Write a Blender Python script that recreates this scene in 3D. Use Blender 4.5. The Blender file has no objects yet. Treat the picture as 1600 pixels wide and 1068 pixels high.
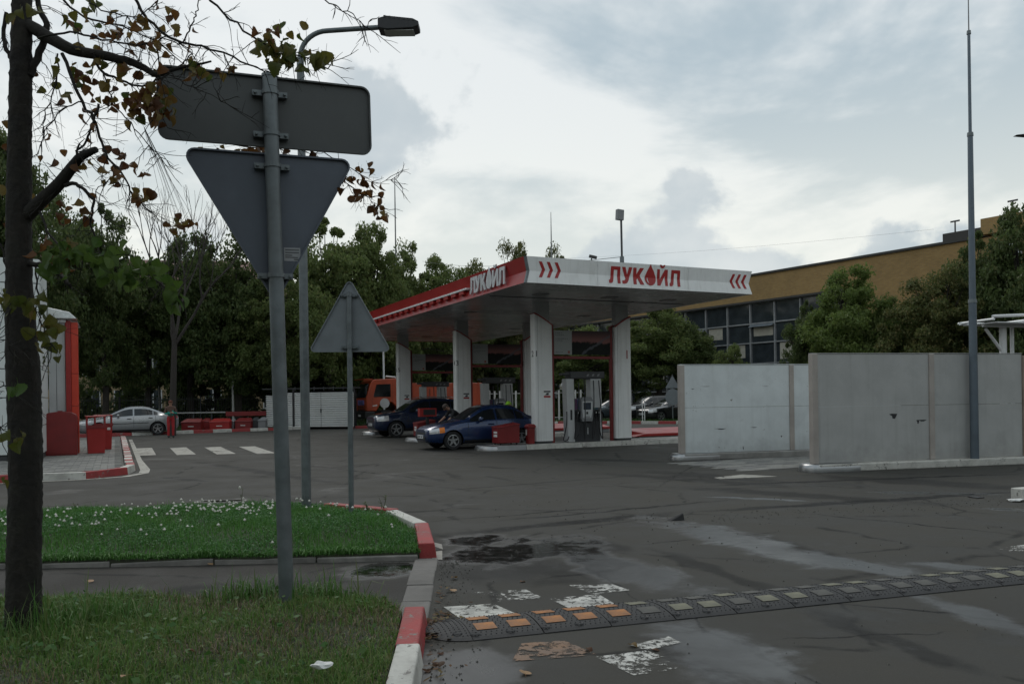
import bpy, bmesh, math, random
import numpy as np
from mathutils import Vector, Matrix, Euler
R = math.radians
random.seed(7)
rng = np.random.default_rng(11)
S = bpy.context.scene
COL = S.collection

# ---------------------------------------------------------------- camera
EYE = 1.6
cam_d = bpy.data.cameras.new('camera')
cam = bpy.data.objects.new('camera', cam_d)
COL.objects.link(cam)
cam.location = (0, 0, EYE)
cam.rotation_euler = (R(90), R(0.8), 0)
cam_d.sensor_width = 36
cam_d.lens = 1300 / 1600 * 36
cam_d.shift_y = 88 / 1600
cam_d.clip_start = 0.05
cam_d.clip_end = 3000
S.camera = cam

# ---------------------------------------------------------------- sky, sun, exposure
SUN_EL, SUN_AZ = 45, -25          # azimuth east of +Y
w = bpy.data.worlds.new('World')
S.world = w
w.use_nodes = True
nt = w.node_tree
nt.nodes.clear()


class NT:
    """small helper for node trees"""
    def __init__(s, tree):
        s.t = tree

    def n(s, typ, inp=None, **kw):
        nd = s.t.nodes.new(typ)
        for k, v in kw.items():
            setattr(nd, k, v)
        if inp:
            for k, v in inp.items():
                s.set(nd, k, v)
        return nd

    def set(s, nd, k, v):
        sock = nd.inputs[k]
        if isinstance(v, bpy.types.NodeSocket):
            s.t.links.new(v, sock)
        elif isinstance(v, bpy.types.Node):
            s.t.links.new(v.outputs[0], sock)
        else:
            sock.default_value = v

    def math(s, op, a, b=0.0, c=0.0, clamp=False):
        nd = s.n('ShaderNodeMath', {0: a, 1: b, 2: c}, operation=op, use_clamp=clamp)
        return nd.outputs[0]

    def mix(s, fac, a, b, blend='MIX'):
        nd = s.n('ShaderNodeMix', data_type='RGBA', blend_type=blend)
        s.set(nd, 0, fac)
        s.set(nd, 6, a)
        s.set(nd, 7, b)
        return nd.outputs[2]

    def noise(s, vec, scale, detail=3, rough=.5, dist=0.0):
        nd = s.n('ShaderNodeTexNoise', {'Scale': scale, 'Detail': detail, 'Roughness': rough, 'Distortion': dist})
        if vec is not None:
            s.set(nd, 'Vector', vec)
        return nd.outputs[0]

    def ramp(s, fac, lo, hi, a=0.0, b=1.0, smooth=True):
        nd = s.n('ShaderNodeMapRange', {0: fac, 1: lo, 2: hi, 3: a, 4: b})
        nd.interpolation_type = 'SMOOTHSTEP' if smooth else 'LINEAR'
        return nd.outputs[0]


def rgba(c, k=1.0):
    return (c[0] * k, c[1] * k, c[2] * k, 1)


W = NT(nt)
sky = W.n('ShaderNodeTexSky', sky_type='NISHITA', sun_disc=False, sun_elevation=R(SUN_EL), sun_rotation=R(SUN_AZ))
tc = W.n('ShaderNodeTexCoord')
sep = W.n('ShaderNodeSeparateXYZ', {0: tc.outputs['Generated']})
elev = W.math('MAXIMUM', sep.outputs[2], 0.0)
den = W.math('ADD', elev, 0.22)
px_ = W.math('DIVIDE', sep.outputs[0], den)
py_ = W.math('DIVIDE', sep.outputs[1], den)
plane = W.n('ShaderNodeCombineXYZ', {0: px_, 1: py_, 2: 3.1})
big = W.noise(plane, 0.95, 6, .56, .5)
fine = W.noise(plane, 3.0, 6, .6, .2)
veil = W.math('ADD', W.math('MULTIPLY', big, .8), W.math('MULTIPLY', fine, .2))
veilm = W.ramp(veil, .44, .57)
base = W.mix(veilm, (3.9, 4.7, 5.15, 1), (7.1, 7.4, 7.4, 1))
# paler towards the horizon, as everywhere under a high overcast
low = W.ramp(elev, .08, .40, 1, 0)
base = W.mix(W.math('MULTIPLY', low, .62), base, (8.7, 8.6, 7.5, 1))
# cumulus banks standing in the lower sky
cvec = W.n('ShaderNodeMapping', {0: tc.outputs['Generated'], 1: (2.22, 0.2, 0.01), 3: (1, 1, 1.25)})
cum = W.noise(cvec, 3.4, 8, .54, .1)
cel = W.ramp(elev, .04, .46, .12, -.22, False)
cmask = W.ramp(W.math('ADD', cum, cel), .515, .565)
cshade = W.noise(cvec, 6.0, 5, .55)
ccol = W.mix(W.ramp(cshade, .35, .7), (4.2, 4.8, 5.1, 1), (6.1, 6.4, 6.4, 1))
clouds = W.mix(W.math('MULTIPLY', cmask, .88), base, ccol)
col = W.mix(.93, sky.outputs[0], clouds)
bg = W.n('ShaderNodeBackground', {0: col, 1: 0.095})
out = W.n('ShaderNodeOutputWorld', {0: bg.outputs[0]})

sun_d = bpy.data.lights.new('sun', 'SUN')
sun_d.energy = 0.6
sun_d.angle = R(28)
sun_d.color = (1, .96, .9)
sun = bpy.data.objects.new('sun', sun_d)
COL.objects.link(sun)
sd = Vector((math.sin(R(SUN_AZ)) * math.cos(R(SUN_EL)), math.cos(R(SUN_AZ)) * math.cos(R(SUN_EL)), math.sin(R(SUN_EL))))
sun.rotation_euler = (-sd).to_track_quat('-Z', 'Y').to_euler()
sun.location = (0, 30, 60)

S.view_settings.view_transform = 'Standard'
S.view_settings.look = 'None'
S.view_settings.exposure = 0.3
S.view_settings.gamma = 1.0
S.view_settings.use_curve_mapping = False

# ---------------------------------------------------------------- frames
YAW = 25.5
UX, UY = math.cos(R(YAW)), math.sin(R(YAW))
OX, OY = 0.39, 22.0


def C(u, v, z=0.0):
    """station frame (u to the right along the pump islands, v away) to world"""
    return Vector((OX + u * UX - v * UY, OY + u * UY + v * UX, z))


def at(px, py, D):
    """point at depth D seen at photo pixel px,py (only used to survey positions)"""
    a, b = px - 800, py - 622
    c, s = math.cos(R(.8)), math.sin(R(.8))
    return Vector(((a * c - b * s) / 1300 * D, D, EYE + (-a * s - b * c) / 1300 * D))


def gnd(px, py, z=0.0):
    a, b = px - 800, py - 622
    c, s = math.cos(R(.8)), math.sin(R(.8))
    D = (z - EYE) / ((-a * s - b * c) / 1300)
    return Vector(((a * c - b * s) / 1300 * D, D, z))


# ---------------------------------------------------------------- materials
MATS = {}


def M(name, col, rough=.55, metal=0.0, var=.12, scale=3.0, bump=0.0, bscale=60, spec=.5, dirt=0.0, dirtcol=(.06, .05, .04), dscale=1.4, coat=0.0, emit=0.0, chips=0.0, streak=0.0, splash=0.0):
    if name in MATS:
        return MATS[name]
    m = bpy.data.materials.new(name)
    m.use_nodes = True
    t = NT(m.node_tree)
    p = m.node_tree.nodes['Principled BSDF']
    tc = t.n('ShaderNodeTexCoord')
    n1 = t.noise(tc.outputs['Object'], scale, 5, .6)
    f = t.ramp(n1, .3, .7)
    c = t.mix(f, rgba(col, 1 - var), rgba(col, 1 + var))
    if dirt > 0:
        n2 = t.noise(tc.outputs['Object'], dscale, 6, .65, .5)
        d = t.math('MULTIPLY', t.ramp(n2, .45, .75), dirt)
        c = t.mix(d, c, rgba(dirtcol))
    if streak > 0:      # rain streaks running down
        sm = t.n('ShaderNodeMapping', {0: tc.outputs['Object'], 3: (9, 9, .35)})
        sn = t.noise(sm.outputs[0], 1.0, 5, .65)
        c = t.mix(t.math('MULTIPLY', t.ramp(sn, .48, .75), streak), c, rgba((col[0] * .5, col[1] * .48, col[2] * .44)))
    if splash > 0:      # dirt splashed up from the ground
        sz = t.n('ShaderNodeSeparateXYZ', {0: tc.outputs['Object']})
        sn2 = t.noise(tc.outputs['Object'], 5, 6, .7)
        zz = t.math('ADD', sz.outputs[2], t.math('MULTIPLY', t.math('SUBTRACT', sn2, .5), .9))
        c = t.mix(t.ramp(zz, .12, .62, splash, 0), c, rgba((.085, .078, .066)))
    if chips > 0:       # paint chipped off to the concrete
        cn = t.noise(tc.outputs['Object'], 11, 8, .72, .4)
        cb = t.noise(tc.outputs['Object'], 1.9, 3, .5)
        cv = t.math('ADD', cn, t.math('MULTIPLY', t.math('SUBTRACT', cb, .5), .4))
        c = t.mix(t.ramp(cv, 1 - chips, 1.03 - chips), c, rgba((.17, .16, .145)))
    t.set(p, 'Base Color', c)
    r = t.ramp(n1, .25, .75, max(rough - .07, .02), min(rough + .07, 1))
    t.set(p, 'Roughness', r)
    p.inputs['Metallic'].default_value = metal
    p.inputs['Specular IOR Level'].default_value = spec
    if coat:
        p.inputs['Coat Weight'].default_value = coat
        p.inputs['Coat Roughness'].default_value = .06
    if bump:
        n3 = t.noise(tc.outputs['Object'], bscale, 4, .6)
        b = t.n('ShaderNodeBump', {'Height': n3, 'Strength': bump, 'Distance': .01})
        t.set(p, 'Normal', b.outputs[0])
    if emit:
        p.inputs['Emission Color'].default_value = rgba(col)
        p.inputs['Emission Strength'].default_value = emit
    MATS[name] = m
    return m


def leafmat(name, cols, trans=.35, rough=.55):
    """foliage: colour differs from leaf to leaf"""
    if name in MATS:
        return MATS[name]
    m = bpy.data.materials.new(name)
    m.use_nodes = True
    t = NT(m.node_tree)
    p = m.node_tree.nodes['Principled BSDF']
    g = t.n('ShaderNodeNewGeometry')
    oi = t.n('ShaderNodeObjectInfo')
    r = t.math('FRACT', t.math('ADD', g.outputs['Random Per Island'], oi.outputs['Random']))
    cr = t.n('ShaderNodeValToRGB', {0: r})
    e = cr.color_ramp.elements
    while len(e) < len(cols):
        e.new(.5)
    for i, c in enumerate(cols):
        e[i].position = i / (len(cols) - 1)
        e[i].color = rgba(c)
    t.set(p, 'Base Color', cr.outputs[0])
    p.inputs['Roughness'].default_value = rough
    p.inputs['Specular IOR Level'].default_value = .3
    tr = t.n('ShaderNodeBsdfTranslucent', {0: cr.outputs[0]})
    mx = t.n('ShaderNodeMixShader', {0: trans, 1: p.outputs[0], 2: tr.outputs[0]})
    o = m.node_tree.nodes['Material Output']
    t.set(o, 'Surface', mx.outputs[0])
    MATS[name] = m
    return m


def glassy(name, col=(.012, .014, .016), rough=.06):
    """dark window glass with the room behind not visible"""
    if name in MATS:
        return MATS[name]
    m = M(name, col, rough, 0, .2, 1.2, spec=.6)
    return m


def paint(name, col, wear=.45, wscale=9.0, dirtcol=(.055, .054, .052)):
    """worn road paint: chips away to the surface below"""
    if name in MATS:
        return MATS[name]
    m = bpy.data.materials.new(name)
    m.use_nodes = True
    t = NT(m.node_tree)
    p = m.node_tree.nodes['Principled BSDF']
    g = t.n('ShaderNodeNewGeometry')
    n = t.noise(g.outputs['Position'], wscale, 10, .8, .3)
    big = t.noise(g.outputs['Position'], 1.3, 3, .5)
    v = t.math('ADD', n, t.math('MULTIPLY', t.math('SUBTRACT', big, .5), .55))
    keep = t.ramp(v, wear, wear + .05)
    d = t.noise(g.outputs['Position'], 4, 6, .7)
    t.set(p, 'Base Color', t.mix(t.ramp(d, .35, .7, .55, 0), rgba(col), rgba(dirtcol, 1.6)))
    p.inputs['Roughness'].default_value = .6
    tr = t.n('ShaderNodeBsdfTransparent')
    mx = t.n('ShaderNodeMixShader', {0: keep, 1: tr.outputs[0], 2: p.outputs[0]})
    t.set(m.node_tree.nodes['Material Output'], 'Surface', mx.outputs[0])
    MATS[name] = m
    return m


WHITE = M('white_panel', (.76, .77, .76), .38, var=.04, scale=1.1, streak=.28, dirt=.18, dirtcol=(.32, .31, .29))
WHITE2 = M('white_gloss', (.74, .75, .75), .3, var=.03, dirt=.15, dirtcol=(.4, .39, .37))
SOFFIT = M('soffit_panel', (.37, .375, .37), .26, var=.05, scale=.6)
RED = M('station_red', (.33, .02, .018), .38, var=.08, scale=2, dirt=.2, dirtcol=(.17, .02, .018))
DRED = M('dark_red', (.19, .014, .014), .45, var=.12, scale=3, dirt=.3, dirtcol=(.1, .015, .014))
ORED = M('orange_red', (.58, .05, .022), .4, var=.06)
GALV = M('galvanised', (.15, .17, .178), .5, .5, .18, 7, .1, 80, dirt=.3, dirtcol=(.1, .1, .095))
SIGNB = M('sign_back', (.068, .073, .073), .55, .1, .12, 3, .04, 60, dirt=.35, dirtcol=(.05, .05, .048))
SIGNB2 = M('sign_back_pale', (.19, .21, .225), .5, .3, .1, 3, dirt=.2, dirtcol=(.14, .14, .14))
STEELW = M('white_steel', (.7, .71, .71), .4, .1, .06)
BLACK = M('black_plastic', (.018, .018, .02), .45, var=.2)
DARK = M('dark_grey', (.045, .047, .05), .5, var=.15)
GREY = M('mid_grey', (.2, .205, .21), .5, var=.1)
RUBBER = M('rubber', (.02, .02, .021), .7, var=.25, scale=14, bump=.3, bscale=90, dirt=.4, dirtcol=(.05, .048, .045))
TYRE = M('tyre', (.014, .014, .015), .8, var=.2)
ALLOY = M('alloy', (.42, .43, .44), .3, .8, .06)
CHROME = M('chrome', (.6, .6, .6), .15, 1, .03)
GLASS = glassy('dark_glass')
GLASSB = glassy('building_glass', (.035, .043, .05), .1)
CONC = M('concrete', (.27, .265, .25), .8, 0, .16, 3, .3, 50, dirt=.5, dirtcol=(.12, .115, .105))
CONCW = M('white_kerb_paint', (.5, .49, .45), .65, 0, .1, 5, .5, 45, chips=.40, dirt=.55, dirtcol=(.22, .21, .19), dscale=3)
KRED = M('red_kerb_paint', (.3, .036, .036), .66, 0, .16, 5, .5, 45, chips=.38, dirt=.5, dirtcol=(.17, .04, .035), dscale=3)
METALK = M('metal_kerb_nose', (.36, .365, .37), .36, 1.0, .06, 2, dirt=.35, dirtcol=(.16, .155, .145), dscale=.9)


# ---------------------------------------------------------------- mesh builder
class MB:
    def __init__(s):
        s.v, s.f = [], []

    def add(s, vs, fs):
        o = len(s.v)
        s.v += [tuple(p) for p in vs]
        s.f += [tuple(i + o for i in f) for f in fs]
        return s

    def box(s, x0, x1, y0, y1, z0, z1):
        v = [(x, y, z) for z in (z0, z1) for y in (y0, y1) for x in (x0, x1)]
        return s.add(v, [(0, 2, 3, 1), (4, 5, 7, 6), (0, 1, 5, 4), (2, 6, 7, 3), (0, 4, 6, 2), (1, 3, 7, 5)])

    def obox(s, c, size, rot=(0, 0, 0)):
        m = Matrix.Translation(c) @ Euler(rot).to_matrix().to_4x4()
        b = MB().box(-size[0] / 2, size[0] / 2, -size[1] / 2, size[1] / 2, -size[2] / 2, size[2] / 2)
        return s.add([m @ Vector(p) for p in b.v], b.f)

    def hexa(s, lo, hi):
        """lo, hi: four corner points each"""
        return s.add(list(lo) + list(hi), [(0, 3, 2, 1), (4, 5, 6, 7), (0, 1, 5, 4), (1, 2, 6, 5), (2, 3, 7, 6), (3, 0, 4, 7)])

    def prism(s, poly, fn, t0=0.0, t1=1.0):
        n = len(poly)
        v = [fn(a, b, t0) for a, b in poly] + [fn(a, b, t1) for a, b in poly]
        f = [tuple(range(n))[::-1], tuple(range(n, 2 * n))]
        f += [(i, (i + 1) % n, n + (i + 1) % n, n + i) for i in range(n)]
        return s.add(v, f)

    def tube(s, pts, rad, n=8, cap=True):
        pts = [Vector(p) for p in pts]
        m = len(pts)
        if not hasattr(rad, '__len__'):
            rad = [rad] * m
        vs, prev = [], None
        for i, p in enumerate(pts):
            d = (pts[min(i + 1, m - 1)] - pts[max(i - 1, 0)])
            d = d.normalized() if d.length > 1e-9 else Vector((0, 0, 1))
            if prev is None:
                a = d.orthogonal().normalized()
            else:
                a = (prev - d * prev.dot(d))
                a = a.normalized() if a.length > 1e-6 else d.orthogonal().normalized()
            prev = a
            b = d.cross(a)
            for k in range(n):
                t = 2 * math.pi * k / n
                vs.append(p + (a * math.cos(t) + b * math.sin(t)) * rad[i])
        fs = [(i * n + k, i * n + (k + 1) % n, (i + 1) * n + (k + 1) % n, (i + 1) * n + k) for i in range(m - 1) for k in range(n)]
        if cap:
            fs += [tuple(range(n))[::-1], tuple(range((m - 1) * n, m * n))]
        return s.add(vs, fs)

    def lathe(s, prof, n=24, fn=lambda r, t, z: (r * math.cos(t), r * math.sin(t), z)):
        m = len(prof)
        vs = [fn(r, 2 * math.pi * k / n, z) for r, z in prof for k in range(n)]
        fs = [(i * n + k, i * n + (k + 1) % n, (i + 1) * n + (k + 1) % n, (i + 1) * n + k) for i in range(m - 1) for k in range(n)]
        return s.add(vs, fs)

    def grid(s, P):
        """P: 2d list of points"""
        r, c = len(P), len(P[0])
        return s.add([p for row in P for p in row], [(i * c + j, i * c + j + 1, (i + 1) * c + j + 1, (i + 1) * c + j) for i in range(r - 1) for j in range(c - 1)])

    def mesh(s, name, mat, smooth=False, recalc=True):
        me = bpy.data.meshes.new(name)
        me.from_pydata(s.v, [], s.f)
        if recalc:
            bm = bmesh.new()
            bm.from_mesh(me)
            bmesh.ops.recalc_face_normals(bm, faces=bm.faces)
            bm.to_mesh(me)
            bm.free()
        for mt in (mat if isinstance(mat, (list, tuple)) else [mat]):
            me.materials.append(mt)
        if smooth:
            me.shade_smooth()
            me.set_sharp_from_angle(angle=R(smooth if smooth > 1 else 35))
        return me

    def build(s, name, mat, parent=None, loc=None, rot=None, smooth=False, bevel=0.0, recalc=True):
        return link(name, s.mesh(name, mat, smooth, recalc), parent, loc, rot, bevel)


def link(name, me, parent=None, loc=None, rot=None, bevel=0.0):
    o = bpy.data.objects.new(name, me)
    COL.objects.link(o)
    o.parent = parent
    if loc is not None:
        o.location = loc
    if rot is not None:
        o.rotation_euler = rot
    if bevel:
        b = o.modifiers.new('bevel', 'BEVEL')
        b.width = bevel
        b.segments = 2
        b.limit_method = 'ANGLE'
        b.angle_limit = R(40)
        b.harden_normals = False
    return o


def tag(o, label=None, cat=None, group=None, kind=None):
    if label:
        o['label'] = label
    if cat:
        o['category'] = cat
    if group:
        o['group'] = group
    if kind:
        o['kind'] = kind
    return o


def thing(name, label=None, cat=None, loc=(0, 0, 0), rz=0.0, group=None, kind=None):
    o = bpy.data.objects.new(name, None)
    o.empty_display_size = .2
    COL.objects.link(o)
    o.location = loc
    o.rotation_euler = (0, 0, rz)
    return tag(o, label, cat, group, kind)


def copy_tree(o, parent=None):
    c = o.copy()
    COL.objects.link(c)
    c.parent = parent
    for ch in list(o.children):
        copy_tree(ch, c)
    return c


def fastmesh(name, verts, quads, mat, smooth=False):
    """numpy arrays: verts (n,3), quads (m,4) or tris (m,3)"""
    me = bpy.data.meshes.new(name)
    k = quads.shape[1]
    me.vertices.add(len(verts))
    me.vertices.foreach_set('co', verts.astype(np.float32).ravel())
    me.loops.add(quads.size)
    me.loops.foreach_set('vertex_index', quads.astype(np.int32).ravel())
    me.polygons.add(len(quads))
    me.polygons.foreach_set('loop_start', np.arange(0, quads.size, k, dtype=np.int32))
    me.polygons.foreach_set('loop_total', np.full(len(quads), k, dtype=np.int32))
    me.update(calc_edges=True)
    me.materials.append(mat)
    return me


def text_mesh(txt, size, mat, depth=.004):
    cu = bpy.data.curves.new('t', 'FONT')
    cu.body = txt
    cu.size = size
    cu.extrude = depth / 2
    cu.align_x = 'CENTER'
    cu.align_y = 'CENTER'
    ob = bpy.data.objects.new('t', cu)
    COL.objects.link(ob)
    dg = bpy.context.evaluated_depsgraph_get()
    me = bpy.data.meshes.new_from_object(ob.evaluated_get(dg))
    bpy.data.objects.remove(ob)
    bpy.data.curves.remove(cu)
    me.materials.clear()
    me.materials.append(mat)
    return me

# ================================================================ ground
def asphalt(name, dry, strokes_wet=(), strokes_puddle=(), cracks=(), dark=()):
    m = bpy.data.materials.new(name)
    m.use_nodes = True
    t = NT(m.node_tree)
    p = m.node_tree.nodes['Principled BSDF']
    g = t.n('ShaderNodeNewGeometry')
    pos = g.outputs['Position']
    edge = t.noise(pos, 1.7, 7, .62, .3)
    edge2 = t.noise(pos, 9, 5, .6)
    wob = t.n('ShaderNodeTexNoise', {'Vector': pos, 'Scale': 2.2, 'Detail': 5})
    wv = t.n('ShaderNodeVectorMath', {0: wob.outputs[1], 1: (.5, .5, .5)}, operation='SUBTRACT')
    wv2 = t.n('ShaderNodeVectorMath', {0: wv.outputs[0], 1: (.35, .35, 0)}, operation='MULTIPLY')
    wpos = t.n('ShaderNodeVectorMath', {0: pos, 1: wv2.outputs[0]}, operation='ADD').outputs[0]

    def stroke(P, Q, wd, vec, rag, soft=.25):
        mid = (P + Q) / 2
        d = Q - P
        mp = t.n('ShaderNodeMapping', {0: vec, 1: (mid.x, mid.y, 0), 2: (0, 0, math.atan2(d.y, d.x)), 3: (max(d.length / 2, .01), wd, 1e4)}, vector_type='TEXTURE')
        ln = t.n('ShaderNodeVectorMath', {0: mp.outputs[0]}, operation='LENGTH').outputs['Value']
        if rag:
            ln = t.math('ADD', ln, t.math('MULTIPLY', t.math('SUBTRACT', edge, .5), rag))
        return t.ramp(ln, 1 - soft, 1 + soft * .3, 1, 0)

    def union(lst):
        o = None
        for x in lst:
            o = x if o is None else t.math('MAXIMUM', o, x)
        return o if o is not None else 0.0
    wet = union([stroke(gnd(*a), gnd(*b), wd, wpos, 2.0, .45) for a, b, wd in strokes_wet])
    pud = union([stroke(gnd(*a), gnd(*b), wd, wpos, 2.0, .5) for a, b, wd in strokes_puddle])
    crk = union([stroke(gnd(*a), gnd(*b), wd, wpos, 0, .5) for a, b, wd in cracks])
    drk = union([stroke(gnd(*a), gnd(*b), wd, wpos, 1.6, .5) for a, b, wd in dark])
    # scattered old damp blotches
    blot = t.ramp(t.noise(pos, .55, 7, .66, .6), .56, .66)
    agg = t.math('ADD', t.math('MULTIPLY', t.noise(pos, 230, 2, .5), .5), t.math('MULTIPLY', t.noise(pos, 75, 3, .6), .5))
    mid_ = t.noise(pos, 1.1, 6, .6)
    c = t.mix(t.ramp(mid_, .3, .7), rgba(dry, .84), rgba((dry[0] * 1.04, dry[1], dry[2] * .94), 1.16))
    c = t.mix(t.math('MULTIPLY', t.ramp(agg, .45, .65), .55), c, rgba((.075, .07, .062)))
    big = t.ramp(t.noise(pos, .16, 4, .6, .5), .42, .62)
    c = t.mix(t.math('MULTIPLY', big, .28), c, rgba((dry[0] * .62, dry[1] * .62, dry[2] * .63)))
    c = t.mix(t.math('MULTIPLY', blot, .5), c, rgba((.017, .017, .016)))
    vo = t.n('ShaderNodeTexVoronoi', {'Vector': wpos, 'Scale': .33}, feature='DISTANCE_TO_EDGE')
    hair = t.math('MULTIPLY', t.ramp(vo.outputs['Distance'], .002, .016, 1, 0), t.ramp(mid_, .42, .56))
    c = t.mix(t.math('MULTIPLY', hair, .7), c, rgba((.009, .009, .009)))
    if dark:
        c = t.mix(t.math('MULTIPLY', drk, .7), c, rgba((.0125, .0125, .012)))
    c = t.mix(t.math('MULTIPLY', wet, .78) if strokes_wet else 0.0, c, rgba((.02, .021, .022)))
    if strokes_puddle:
        c = t.mix(t.math('MULTIPLY', pud, .92), c, rgba((.007, .007, .0065)))
    if cracks:
        c = t.mix(t.math('MULTIPLY', crk, t.ramp(edge2, .3, .5, .2, .95)), c, rgba((.006, .006, .006)))
    t.set(p, 'Base Color', c)
    rg = t.math('SUBTRACT', t.ramp(mid_, .3, .7, .72, .9), t.math('MULTIPLY', blot, .2))
    speck = t.ramp(edge, .3, .7, .27, .44)
    if strokes_wet:
        mxr = t.n('ShaderNodeMix', {0: wet, 2: rg, 3: speck}, data_type='FLOAT')
        rg = mxr.outputs[0]
    bs = .55
    if strokes_puddle:
        mxr = t.n('ShaderNodeMix', {0: pud, 2: rg, 3: t.ramp(edge2, .3, .8, .03, .3)}, data_type='FLOAT')
        rg = mxr.outputs[0]
        bs = t.math('MULTIPLY_ADD', pud, -.52, t.math('MULTIPLY_ADD', wet, -.43, .55))
        bs = t.math('MAXIMUM', bs, .02)
    t.set(p, 'Roughness', rg)
    spc = t.n('ShaderNodeMix', {0: t.math('MAXIMUM', wet, pud), 2: .22, 3: .5}, data_type='FLOAT')
    t.set(p, 'Specular IOR Level', spc.outputs[0])
    b = t.n('ShaderNodeBump', {'Height': t.math('ADD', agg, t.math('MULTIPLY', edge2, .6)), 'Strength': bs, 'Distance': .004})
    t.set(p, 'Normal', b.outputs[0])
    return m


WETS = [((1010, 806), (1400, 905), .42), ((1180, 856), (1500, 908), .32), ((870, 855), (1100, 930), .42), ((1050, 972), (1240, 1090), .4),
        ((1400, 880), (1640, 897), .25), ((1420, 925), (1680, 1010), .2), ((660, 1008), (790, 1090), .4), ((1110, 776), (1300, 784), .14)]
PUDS = [((670, 885), (920, 838), .7), ((690, 850), (800, 838), .4), ((1530, 793), (1640, 799), .2), ((1360, 768), (1560, 772), .2), ((300, 783), (400, 780), .25)]
CRKS = [((675, 838), (1065, 799), .2), ((1060, 801), (1640, 765), .17), ((760, 815), (1160, 779), .07), ((1060, 760), (1640, 738), .12),
        ((660, 815), (980, 790), .05), ((850, 905), (1000, 880), .05), ((1240, 800), (1640, 840), .03), ((860, 850), (1020, 950), .02), ((1020, 940), (1330, 1090), .025), ((1130, 700), (1010, 770), .03), ((640, 770), (1000, 742), .06), ((980, 850), (1240, 830), .03), ((1300, 940), (1640, 975), .03), ((430, 720), (760, 760), .05), ((1200, 1000), (1500, 985), .018)]
DRKS = [((640, 740), (700, 752), .12), ((880, 716), (1050, 722), .4), ((600, 700), (760, 708), .6), ((740, 728), (820, 733), .18), ((1000, 735), (1240, 755), .5),
        ((760, 742), (800, 752), .1), ((690, 735), (720, 748), .12), ((880, 840), (1000, 862), .25), ((1000, 850), (1250, 935), .14), ((1230, 940), (1560, 1060), .14), ((1000, 990), (1190, 1090), .12),
        ((1250, 742), (1640, 765), .6), ((1050, 760), (1500, 790), .4), ((930, 738), (1260, 762), .4), ((660, 860), (930, 905), .8), ((1160, 830), (1420, 905), .16), ((300, 720), (560, 760), .25), ((250, 745), (330, 752), .12)]
ASPH = asphalt('asphalt', (.049, .048, .0435), WETS, PUDS, CRKS, DRKS)
ASPH2 = asphalt('path_asphalt', (.033, .031, .029), [((-60, 1200), (-50, 1210), .1)], [((530, 892), (700, 884), .45)], [], [((200, 930), (560, 905), .25)])

g = MB().add([(-900, -60, 0), (900, -60, 0), (900, 1500, 0), (-900, 1500, 0)], [(0, 1, 2, 3)]).build('ground', ASPH)
tag(g, 'worn grey asphalt forecourt with wet streaks and cracks', kind='structure')

pth = MB().add([(-16, 5.9, .004), (-1.12, 5.9, .004), (-.86, 5.97, .004), (-.9, 8.2, .004), (-16, 7.95, .004)], [(0, 1, 2, 3, 4)]).build('path', ASPH2)
tag(pth, 'dark asphalt footpath crossing between the two lawns', kind='structure')

SOIL = M('soil', (.035, .04, .022), .9, 0, .35, 6, .6, 30)


def hill(x, y, seed=0.0):
    return .03 * math.sin(1.7 * x + seed) * math.cos(1.3 * y + 2 * seed) + .018 * math.sin(4.1 * x + 3.3 * y + seed)


def inside(poly, x, y):
    c = False
    n = len(poly)
    for i in range(n):
        x0, y0 = poly[i]
        x1, y1 = poly[(i + 1) % n]
        if (y0 > y) != (y1 > y) and x < (x1 - x0) * (y - y0) / (y1 - y0) + x0:
            c = not c
    return c


def edge_dist(poly, x, y):
    best = 9
    n = len(poly)
    for i in range(n):
        x0, y0 = poly[i]
        x1, y1 = poly[(i + 1) % n]
        dx, dy = x1 - x0, y1 - y0
        t = max(0, min(1, ((x - x0) * dx + (y - y0) * dy) / (dx * dx + dy * dy)))
        best = min(best, math.hypot(x - x0 - t * dx, y - y0 - t * dy))
    return best


LAWN_N = [(-.58, .6), (-.66, 3.9), (-.73, 5.0), (-.8, 5.9), (-.98, 6.2), (-1.3, 6.36), (-1.7, 6.5), (-2.3, 6.4), (-3.0, 6.55), (-3.9, 6.4), (-5, 6.35), (-9, 6.2), (-9, .6)]
LAWN_F = [(-.95, 8.35), (-1.02, 9.0), (-1.2, 10.05), (-1.55, 10.9), (-2.1, 11.5), (-2.9, 11.95), (-3.8, 12.2), (-5.2, 12.0), (-7.2, 11.75), (-16, 11.2), (-16, 7.9), (-9, 8.04), (-4.67, 8.15), (-2.5, 8.23)]


def lawn_z(poly, x, y, base, crown, seed):
    d = edge_dist(poly, x, y)
    return base + crown * min(1, d / 1.2) + hill(x, y, seed) * min(1, d / .5)


def lawn(poly, base, crown, seed, name, label):
    bm = bmesh.new()
    vs = [bm.verts.new((x, y, 0)) for x, y in poly]
    f = bm.faces.new(vs)
    bmesh.ops.triangulate(bm, faces=[f])
    for axis, lo, hi in (((1, 0, 0), -16, 0), ((0, 1, 0), .6, 13)):
        k = lo
        while k < hi:
            geom = bm.verts[:] + bm.edges[:] + bm.faces[:]
            co = tuple(a * k for a in axis)
            bmesh.ops.bisect_plane(bm, geom=geom, plane_co=co, plane_no=axis)
            k += .3
    for v in bm.verts:
        v.co.z = lawn_z(poly, v.co.x, v.co.y, base, crown, seed)
    # skirt down to the ground
    me = bpy.data.meshes.new(name)
    edges = [e for e in bm.edges if e.is_boundary]
    r = bmesh.ops.extrude_edge_only(bm, edges=edges)
    for v in [e for e in r['geom'] if isinstance(e, bmesh.types.BMVert)]:
        v.co.z = .0
    bmesh.ops.recalc_face_normals(bm, faces=bm.faces)
    bm.to_mesh(me)
    bm.free()
    me.materials.append(SOIL)
    o = link(name, me)
    return tag(o, label, kind='structure')


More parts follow.
